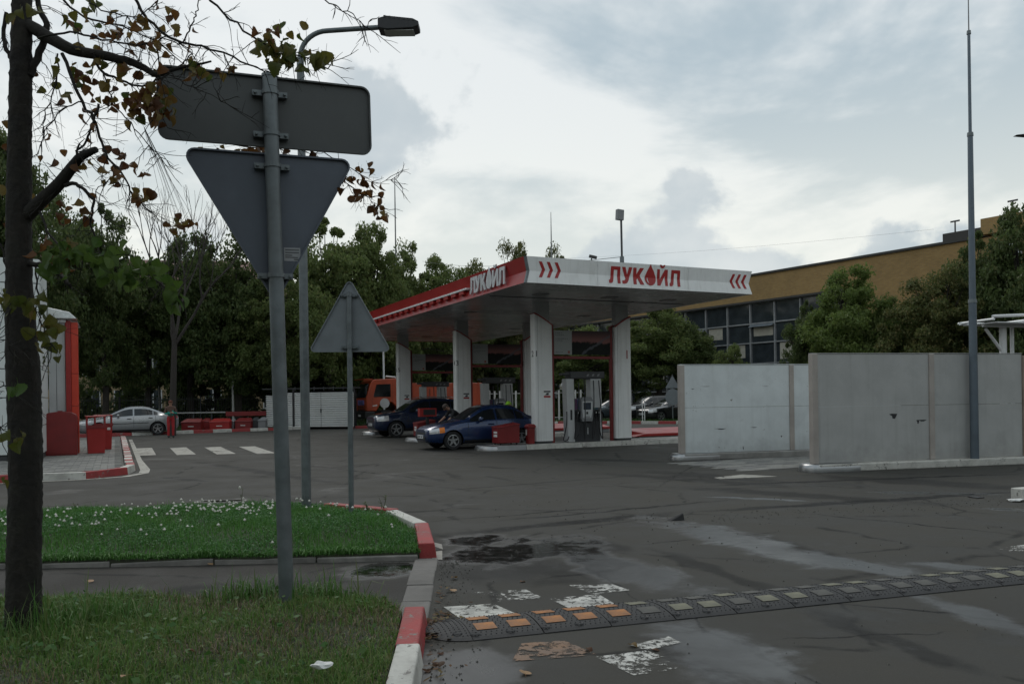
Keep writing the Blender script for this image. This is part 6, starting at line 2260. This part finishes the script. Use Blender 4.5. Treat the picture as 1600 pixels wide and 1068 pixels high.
# unseen belt added past the sides and behind the viewpoint, to darken reflections
m2 = 30000
ang = r.uniform(0, 2 * np.pi, m2)
ring = np.stack([np.cos(ang) * (52 + r.normal(size=m2) * 2.5) * 1.3, np.sin(ang) * (44 + r.normal(size=m2) * 2.5) + 8, np.zeros(m2)], 1)
ring = ring[(ring[:, 1] < 6) | ((np.abs(ring[:, 0]) > .72 * ring[:, 1] + 14) & (ring[:, 1] < 40))]
pos = np.concatenate([pos, ring])
n = len(pos)
hh = np.concatenate([hh, 9.5 + 2.5 * np.sin(ring[:, 0] * .35 + 1) + r.normal(size=len(ring))])
pos[:, 2] = np.clip(r.random(n) ** .7 * hh, .2, 15)
nrm = r.normal(size=(n, 3))
nrm /= np.linalg.norm(nrm, axis=1)[:, None]
a_ = np.cross(nrm, r.normal(size=(n, 3)))
a_ /= np.linalg.norm(a_, axis=1)[:, None]
b_ = np.cross(nrm, a_)
s = r.uniform(.5, 1.1, n)[:, None]
V = np.stack([pos - a_ * s, pos + b_ * s * .6, pos + a_ * s, pos - b_ * s * .6], 1).reshape(-1, 3)
tag(link('far_wood_and_added_belt', fastmesh('far_wood_and_added_belt', V, np.arange(n * 4).reshape(-1, 4), KIND['dark'])), 'dark woodland closing the view, with an unseen belt added round the viewpoint for reflections', 'woodland', kind='stuff')
# hedge undergrowth along the railings and behind the verge
for x0, y0, x1, y1, hgt, lab in ((-36, 54, -9, 59.5, 2.6, 'dark undergrowth behind the iron railings'), (-9, 66, 30, 68, 1.8, 'dark undergrowth behind the parked cars'), (14, 52, 40, 34, 2.4, 'dark shrubs along the foot of the brick hall')):
    n = 9000
    tt = r.random(n)
    pos = np.stack([x0 + (x1 - x0) * tt + r.normal(size=n) * .7, y0 + (y1 - y0) * tt + r.normal(size=n) * .7, np.zeros(n)], 1)
    pos[:, 2] = r.random(n) ** .9 * hgt * (.7 + .4 * np.sin(pos[:, 0] * 1.9))
    nrm = r.normal(size=(n, 3))
    nrm /= np.linalg.norm(nrm, axis=1)[:, None]
    a_ = np.cross(nrm, r.normal(size=(n, 3)))
    a_ /= np.linalg.norm(a_, axis=1)[:, None]
    b_ = np.cross(nrm, a_)
    s = r.uniform(.12, .28, n)[:, None]
    V = np.stack([pos - a_ * s, pos + b_ * s * .6, pos + a_ * s, pos - b_ * s * .6], 1).reshape(-1, 3)
    tag(link('undergrowth', fastmesh('undergrowth', V, np.arange(n * 4).reshape(-1, 4), KIND['dark'])), lab, 'shrubs', kind='stuff')

# bare tree
def grow(m, p, d, L_, r, depth, rr, spread=.5, up=.12):
    q = p
    pts, rad = [p], [r]
    for k in range(3):
        d = (d + Vector((rr.uniform(-.2, .2), rr.uniform(-.2, .2), rr.uniform(-.1, .2)))).normalized()
        q = q + d * L_ / 3
        pts.append(q)
        rad.append(r * (1 - .14 * (k + 1)))
    m.tube(pts, rad, 5 if depth > 2 else 4, cap=False)
    if depth == 0:
        return
    for k in range(rr.choice((2, 3, 3))):
        nd = (d + Vector((rr.uniform(-1, 1), rr.uniform(-1, 1), rr.uniform(-.3, .7))) * spread + Vector((0, 0, up))).normalized()
        grow(m, pts[rr.choice((2, 3, 3))], nd, L_ * rr.uniform(.62, .85), r * .58, depth - 1, rr, spread, up)


b = at(268, 625, 41)
t = thing('bare_tree', 'leafless tree with thin upright twigs left of the give-way triangle', 'tree', (b.x, b.y, 0))
rr = random.Random(21)
m = MB()
m.tube([(0, 0, -.1), (.1, 0, 2.5), (.2, 0, 5)], [.2, .16, .13], 8)
for k in range(4):
    grow(m, Vector((.2, 0, 4.2 + k * .25)), Vector((rr.uniform(-.5, .9), rr.uniform(-.4, .4), 1)).normalized(), 2.7, .085, 4, rr, .42, .15)
m.build('trunk', M('bare_bark', (.04, .034, .03), .9), t)

# ================================================================ the near linden at the left edge
DT = 5.46
tb = gnd(38, 985, .12)
lin = thing('linden_tree', 'near dark trunked tree with sparse brown and yellow leaves at the left edge', 'tree', (tb.x, tb.y, 0))


def lp_(px, py, dd=0.0):
    return at(px, py, DT + dd) - Vector((tb.x, tb.y, 0))


def spl(pts, n=6):
    """Catmull-Rom through points"""
    P = [Vector(p) for p in pts]
    P = [P[0] * 2 - P[1]] + P + [P[-1] * 2 - P[-2]]
    o_ = []
    for i in range(1, len(P) - 2):
        for k in range(n):
            t = k / n
            o_.append(.5 * (2 * P[i] + (P[i + 1] - P[i - 1]) * t + (2 * P[i - 1] - 5 * P[i] + 4 * P[i + 1] - P[i + 2]) * t * t + (3 * P[i] - P[i - 1] - 3 * P[i + 1] + P[i + 2]) * t ** 3))
    o_.append(P[-2])
    return o_


tk = spl([lp_(36, 1010), lp_(37, 960), lp_(38, 850), lp_(40, 720), lp_(37, 600), lp_(30, 450), lp_(30, 300), lp_(32, 150), lp_(34, 20), lp_(38, -160), lp_(44, -420)], 5)
tr_ = [float(np.interp(i / (len(tk) - 1), [0, .06, .15, .3, .42, .5, .6, .8, 1], [.15, .115, .105, .1, .102, .08, .075, .062, .03])) for i in range(len(tk))]
trunk = MB().tube(tk, tr_, 20).build('trunk', BARKN, lin, smooth=60)
dm = trunk.modifiers.new('sub', 'SUBSURF')
dm.levels = dm.render_levels = 2
tx = bpy.data.textures.new('bark_noise', 'CLOUDS')
tx.noise_scale = .035
tx.noise_depth = 3
dp = trunk.modifiers.new('disp', 'DISPLACE')
dp.texture = tx
dp.strength = .02

BR = []


def branch(pts, r0, r1, dd=(0, 0), name='branch'):
    n = len(pts)
    P = spl([lp_(x, y, dd[0] + (dd[1] - dd[0]) * i / (n - 1)) for i, (x, y) in enumerate(pts)], 5)
    for i in range(1, len(P) - 1):
        w_ = .0015 if r0 > .02 else .005
        P[i] = P[i] + Vector((random.gauss(0, w_), random.gauss(0, w_), random.gauss(0, w_)))
    rad = list(np.linspace(r0, r1, len(P)))
    MB().tube(P, rad, 8 if r0 > .01 else 5).build(name, BARKN, lin, smooth=60)
    BR.append((P, rad))
    return P


branch([(44, 40), (112, 77), (169, 88), (210, 99), (244, 116), (268, 110), (330, 96)], .042, .006, (0, -.2))
branch([(54, -60), (58, 0), (71, 38), (62, 82), (46, 118)], .014, .026, (.1, 0))
branch([(190, -40), (210, 0), (240, 38), (285, 67), (337, 79), (400, 106), (420, 112)], .011, .004, (-.3, -.25))
branch([(38, 340), (94, 285), (124, 247), (150, 234)], .048, .02, (0, -.25))
branch([(101, 290), (124, 290), (146, 313), (142, 350), (160, 400)], .014, .004, (-.1, -.2))
branch([(97, 84), (124, 150), (150, 195), (165, 240), (195, 277), (214, 311), (238, 333)], .012, .003, (-.1, -.35))
branch([(144, 82), (161, 112), (206, 133), (244, 127), (285, 99), (300, 85)], .010, .004, (-.1, .15))
branch([(154, 162), (145, 190), (139, 212), (120, 240), (124, 225)], .008, .006, (-.2, -.2))
branch([(41, 410), (75, 416), (92, 428), (110, 446)], .018, .012, (0, -.25))
branch([(56, 417), (60, 470), (62, 500), (75, 530), (80, 545)], .006, .003, (-.2, -.3))
branch([(62, 330), (90, 380), (150, 395), (200, 420), (245, 440), (280, 462)], .008, .003, (-.1, -.5))
branch([(300, -30), (350, 20), (400, 62), (440, 80), (480, 92), (512, 108)], .008, .003, (-.4, -.5))
branch([(10, 20), (4, 60), (16, 90), (30, 130)], .012, .016, (.1, 0))
branch([(450, -40), (500, -5), (530, 12), (558, 28), (575, 45)], .005, .002, (-.5, -.5))
branch([(300, 215), (380, 228), (450, 232), (500, 235), (545, 262), (580, 285), (618, 280)], .006, .002, (.9, .95))
branch([(520, 250), (545, 290), (575, 310), (590, 330)], .004, .002, (.95, .95))
branch([(0, 380), (20, 450), (10, 520), (30, 560)], .006, .003, (-.3, -.4))
branch([(-40, 640), (0, 605), (20, 610)], .004, .003, (-.6, -.6))
branch([(-40, 690), (0, 670), (20, 685)], .004, .003, (-.6, -.6))
branch([(76, -30), (120, 20), (180, 40), (235, 60), (300, 110)], .009, .003, (.25, .3))
branch([(240, 60), (250, 110), (245, 160), (262, 200)], .006, .002, (-.1, -.1))
branch([(60, 60), (110, 50), (160, 62), (215, 70), (262, 62), (300, 78)], .008, .003, (-.15, -.2))
branch([(90, 84), (88, 130), (70, 180), (66, 210)], .006, .002, (-.1, -.1))
branch([(130, 160), (100, 170), (75, 200), (60, 240)], .005, .002, (-.2, -.2))
branch([(160, 112), (178, 160), (210, 200), (240, 235), (270, 260)], .005, .002, (-.2, -.25))
branch([(262, 112), (290, 130), (330, 150), (370, 170)], .004, .0015, (-.35, -.4))
branch([(285, 67), (300, 35), (310, 10), (318, -20)], .005, .003, (-.3, -.3))
branch([(120, -30), (150, 10), (200, 25), (236, 12), (255, -20)], .005, .003, (-.3, -.3))
branch([(165, 240), (180, 270), (150, 300), (160, 340)], .004, .002, (-.3, -.3))
# twigs
tw = MB()
ends = []
rr = random.Random(4)
for P, rad in list(BR):
    n = len(P)
    L_ = sum((P[i + 1] - P[i]).length for i in range(n - 1))
    for k in range(int(L_ / .05) + 1):
        i = rr.randrange(max(1, n // 5), n)
        d = (P[min(i + 1, n - 1)] - P[max(i - 1, 0)]).normalized()
        nd = (d * .6 + Vector((rr.uniform(-1, 1), rr.uniform(-.6, .6), rr.uniform(-1.0, .7)))).normalized()
        l = rr.uniform(.07, .26)
        q, dq = P[i], nd
        pts = [q]
        for j in range(4):
            dq = (dq + Vector((rr.uniform(-.35, .35), rr.uniform(-.3, .3), rr.uniform(-.4, .3)))).normalized()
            q = q + dq * l / 4
            pts.append(q)
        tw.tube(pts, [.003, .0026, .0022, .0018, .0012], 4, cap=False)
        ends.append(pts)
        for j in (1, 2, 3):
            if rr.random() < .6:
                e_ = pts[j] + (dq + Vector((rr.uniform(-1, 1), rr.uniform(-.5, .5), rr.uniform(-.8, .8)))).normalized() * l * .35
                tw.tube([pts[j], (pts[j] + e_) / 2 + Vector((0, 0, .004)), e_], [.0018, .0015, .001], 3, cap=False)
                ends.append([pts[j], e_])
tag(tw.build('twigs', BARKN, lin, recalc=False), kind='stuff')

LM = {'b': [leaf_mesh('leaf', LB, .066, c) for c in (.45, -.5, .9)], 'y': [leaf_mesh('leaf', LG, .075, c) for c in (.4, -.4)], 'g': [leaf_mesh('leaf', LG2, .085, c) for c in (.35, -.3)]}
# foliage regions: pixel centre, spread, count, kind, depth
REG = [(190, 145, 85, 60, 60, 'b', -.15), (225, 160, 45, 25, 36, 'b', -.15), (120, 110, 60, 40, 18, 'y', -.1), (240, 55, 60, 40, 26, 'b', -.25), (170, 55, 60, 30, 16, 'b', -.1), (130, 15, 70, 22, 14, 'y', .1), (245, 150, 25, 25, 16, 'y', -.1),
       (440, 78, 42, 26, 50, 'y', -.48), (500, 88, 20, 18, 12, 'y', -.5), (420, 50, 18, 12, 5, 'b', -.45),
       (185, 255, 45, 28, 20, 'b', -.3), (225, 300, 20, 14, 10, 'b', -.3), (330, 108, 40, 8, 8, 'b', -.2), (300, 105, 25, 12, 6, 'y', -.2),
       (560, 290, 40, 25, 24, 'b', .95), (400, 232, 70, 5, 16, 'b', .93), (590, 325, 22, 14, 9, 'b', .95), (285, 345, 32, 14, 14, 'b', .6),
       (110, 320, 40, 40, 14, 'b', -.2), (60, 270, 40, 60, 8, 'b', .2), (90, 400, 45, 20, 12, 'b', -.25),
       (130, 395, 60, 18, 46, 'g', -.35), (210, 420, 55, 18, 40, 'g', -.45), (272, 455, 16, 20, 10, 'g', -.5), (75, 520, 14, 38, 22, 'y', -.28), (55, 480, 26, 22, 10, 'y', -.3), (15, 470, 18, 26, 8, 'y', -.35), (90, 420, 30, 18, 8, 'g', -.3),
       (12, 608, 12, 8, 3, 'g', -.6), (14, 686, 16, 10, 5, 'y', -.6), (15, 250, 16, 90, 8, 'b', .2), (10, 745, 14, 6, 2, 'y', -.6), (30, 20, 40, 20, 6, 'y', -.2)]
cnt = nind = 0
rest = {'b': MB(), 'y': MB(), 'g': MB()}
pet = MB()
for cx, cy, sx_, sy_, nl, kd, dd in REG:
    for k in range(nl):
        if cnt >= 700:
            break
        px, py = rr.gauss(cx, sx_ * .55), rr.gauss(cy, sy_ * .55)
        p = lp_(px, py, dd + rr.gauss(0, .1))
        # hang on the nearest twig
        best = min(ends, key=lambda e_: (e_[-1] - p).length_squared)[-1]
        if (best - p).length > .16:
            mid = (best + p) / 2 + Vector((0, 0, .02))
            pet.tube([best, mid, p], [.0014, .0012, .001], 3, cap=False)
        me = rr.choice(LM[kd])
        eu = Euler((rr.uniform(-1.0, -2.4), rr.uniform(-.7, .7), rr.uniform(0, 6.28)))
        s = rr.uniform(.65, 1.15)
        if cnt % 5 < 3 and nind < 300:
            o = link('leaf', me, lin, p, eu)
            o.scale = (s, s, s)
            nind += 1
        else:
            mx_ = Matrix.Translation(p) @ eu.to_matrix().to_4x4() @ Matrix.Scale(s, 4)
            rest[kd].add([mx_ @ v.co for v in me.vertices], [tuple(q.vertices) for q in me.polygons])
        cnt += 1
for kd, mt in (('b', LB), ('y', LG), ('g', LG2)):
    tag(rest[kd].build('leaf_mass', mt, lin, recalc=False), kind='stuff')
tag(pet.build('leaf_stalks', BARKN, lin, recalc=False), kind='stuff')

# ================================================================ far small things
def far_sign(px, D, label):
    b = at(px, 625, D)
    t = thing('road_sign', label, 'road sign', (b.x, b.y, 0), R(-8))
    MB().tube([(0, 0, 0), (0, 0, 2.95)], .035, 8).build('post', GALV, t)
    MB().prism(rounded([(-.45, 2.1), (.45, 2.1), (0, 2.9)], .05), lambda a, b_, q: (a, -.04 + .006 * q, b_)).build('triangle_plate', SIGNB2, t)
    MB().prism([(.45 * math.cos(R(k * 15)), 1.55 + .52 * math.sin(R(k * 15))) for k in range(24)], lambda a, b_, q: (a, -.05 + .006 * q, b_)).build('round_plate', SIGNB2, t)


far_sign(1051, 52, 'far sign back with a triangle above a disc, beside the pale screen wall')
b = at(1003.5, 625, 50)
t = thing('hoop_barrier', 'pale steel hoop post on the verge right of the column', 'barrier', (b.x, b.y, 0), .2)
MB().tube([(0, 0, 0), (0, 0, 1.35), (.06, 0, 1.45), (.14, 0, 1.35), (.14, 0, 0)], .03, 8).build('hoop', STEELW, t)
b = at(600, 625, 56)
t = thing('flag_pole', 'thin white pole rising behind the truck cab', 'pole', (b.x, b.y, 0))
MB().tube([(0, 0, 0), (0, 0, 6.0)], .07, 8).build('pole', STEELW, t)
b = at(621.5, 625, 62)
t = thing('flag_pole', 'tall thin mast above the green trees left of the canopy', 'mast', (b.x, b.y, 0))
MB().tube([(0, 0, 0), (0, 0, 16), (0, 0, 18.2)], [.08, .05, .03], 6).build('pole', GREY, t)
b = at(881, 625, 58)
t = thing('globe_lamp', 'small white globe lamp behind the nearest pump', 'lamp', (b.x, b.y, 0))
MB().tube([(0, 0, 0), (0, 0, 2.3)], .035, 8).build('post', DARK, t)
MB().lathe([(0, 2.28), (.13, 2.33), (.2, 2.48), (.13, 2.63), (0, 2.68)], 14).build('globe', WHITE2, t, smooth=70)
for px, D, lab, hgt in ((249, 56, 'pale post among the railings right of the silver car', 4.2), (364, 52, 'thin pale post among the railings behind the red boxes', 2.9)):
    b = at(px, 625, D)
    t = thing('railing_post', lab, 'post', (b.x, b.y, 0))
    MB().tube([(0, 0, 0), (0, 0, hgt)], .07, 8).build('post', M('pale_post', (.4, .4, .38), .7), t)
    MB().lathe([(.0, hgt - .01), (.09, hgt), (0, hgt + .05)], 8).build('cap', DARK, t)


def wire(p0, p1, sag, label, r=.012):
    pts = [p0.lerp(p1, k / 16) - Vector((0, 0, sag * 4 * (k / 16) * (1 - k / 16))) for k in range(17)]
    tag(MB().tube(pts, r, 4).build('overhead_wire', DARK), label, 'wire')


wire(C(5.0, 3.0, ZT + .75), at(660, 408, 66), .35, 'thin wire from the floodlight mast back to the trees', .012)
wire(at(860, 404, 82), at(1459, 358, 53.4), .3, 'faint wire across the sky above the hall roof', .006)
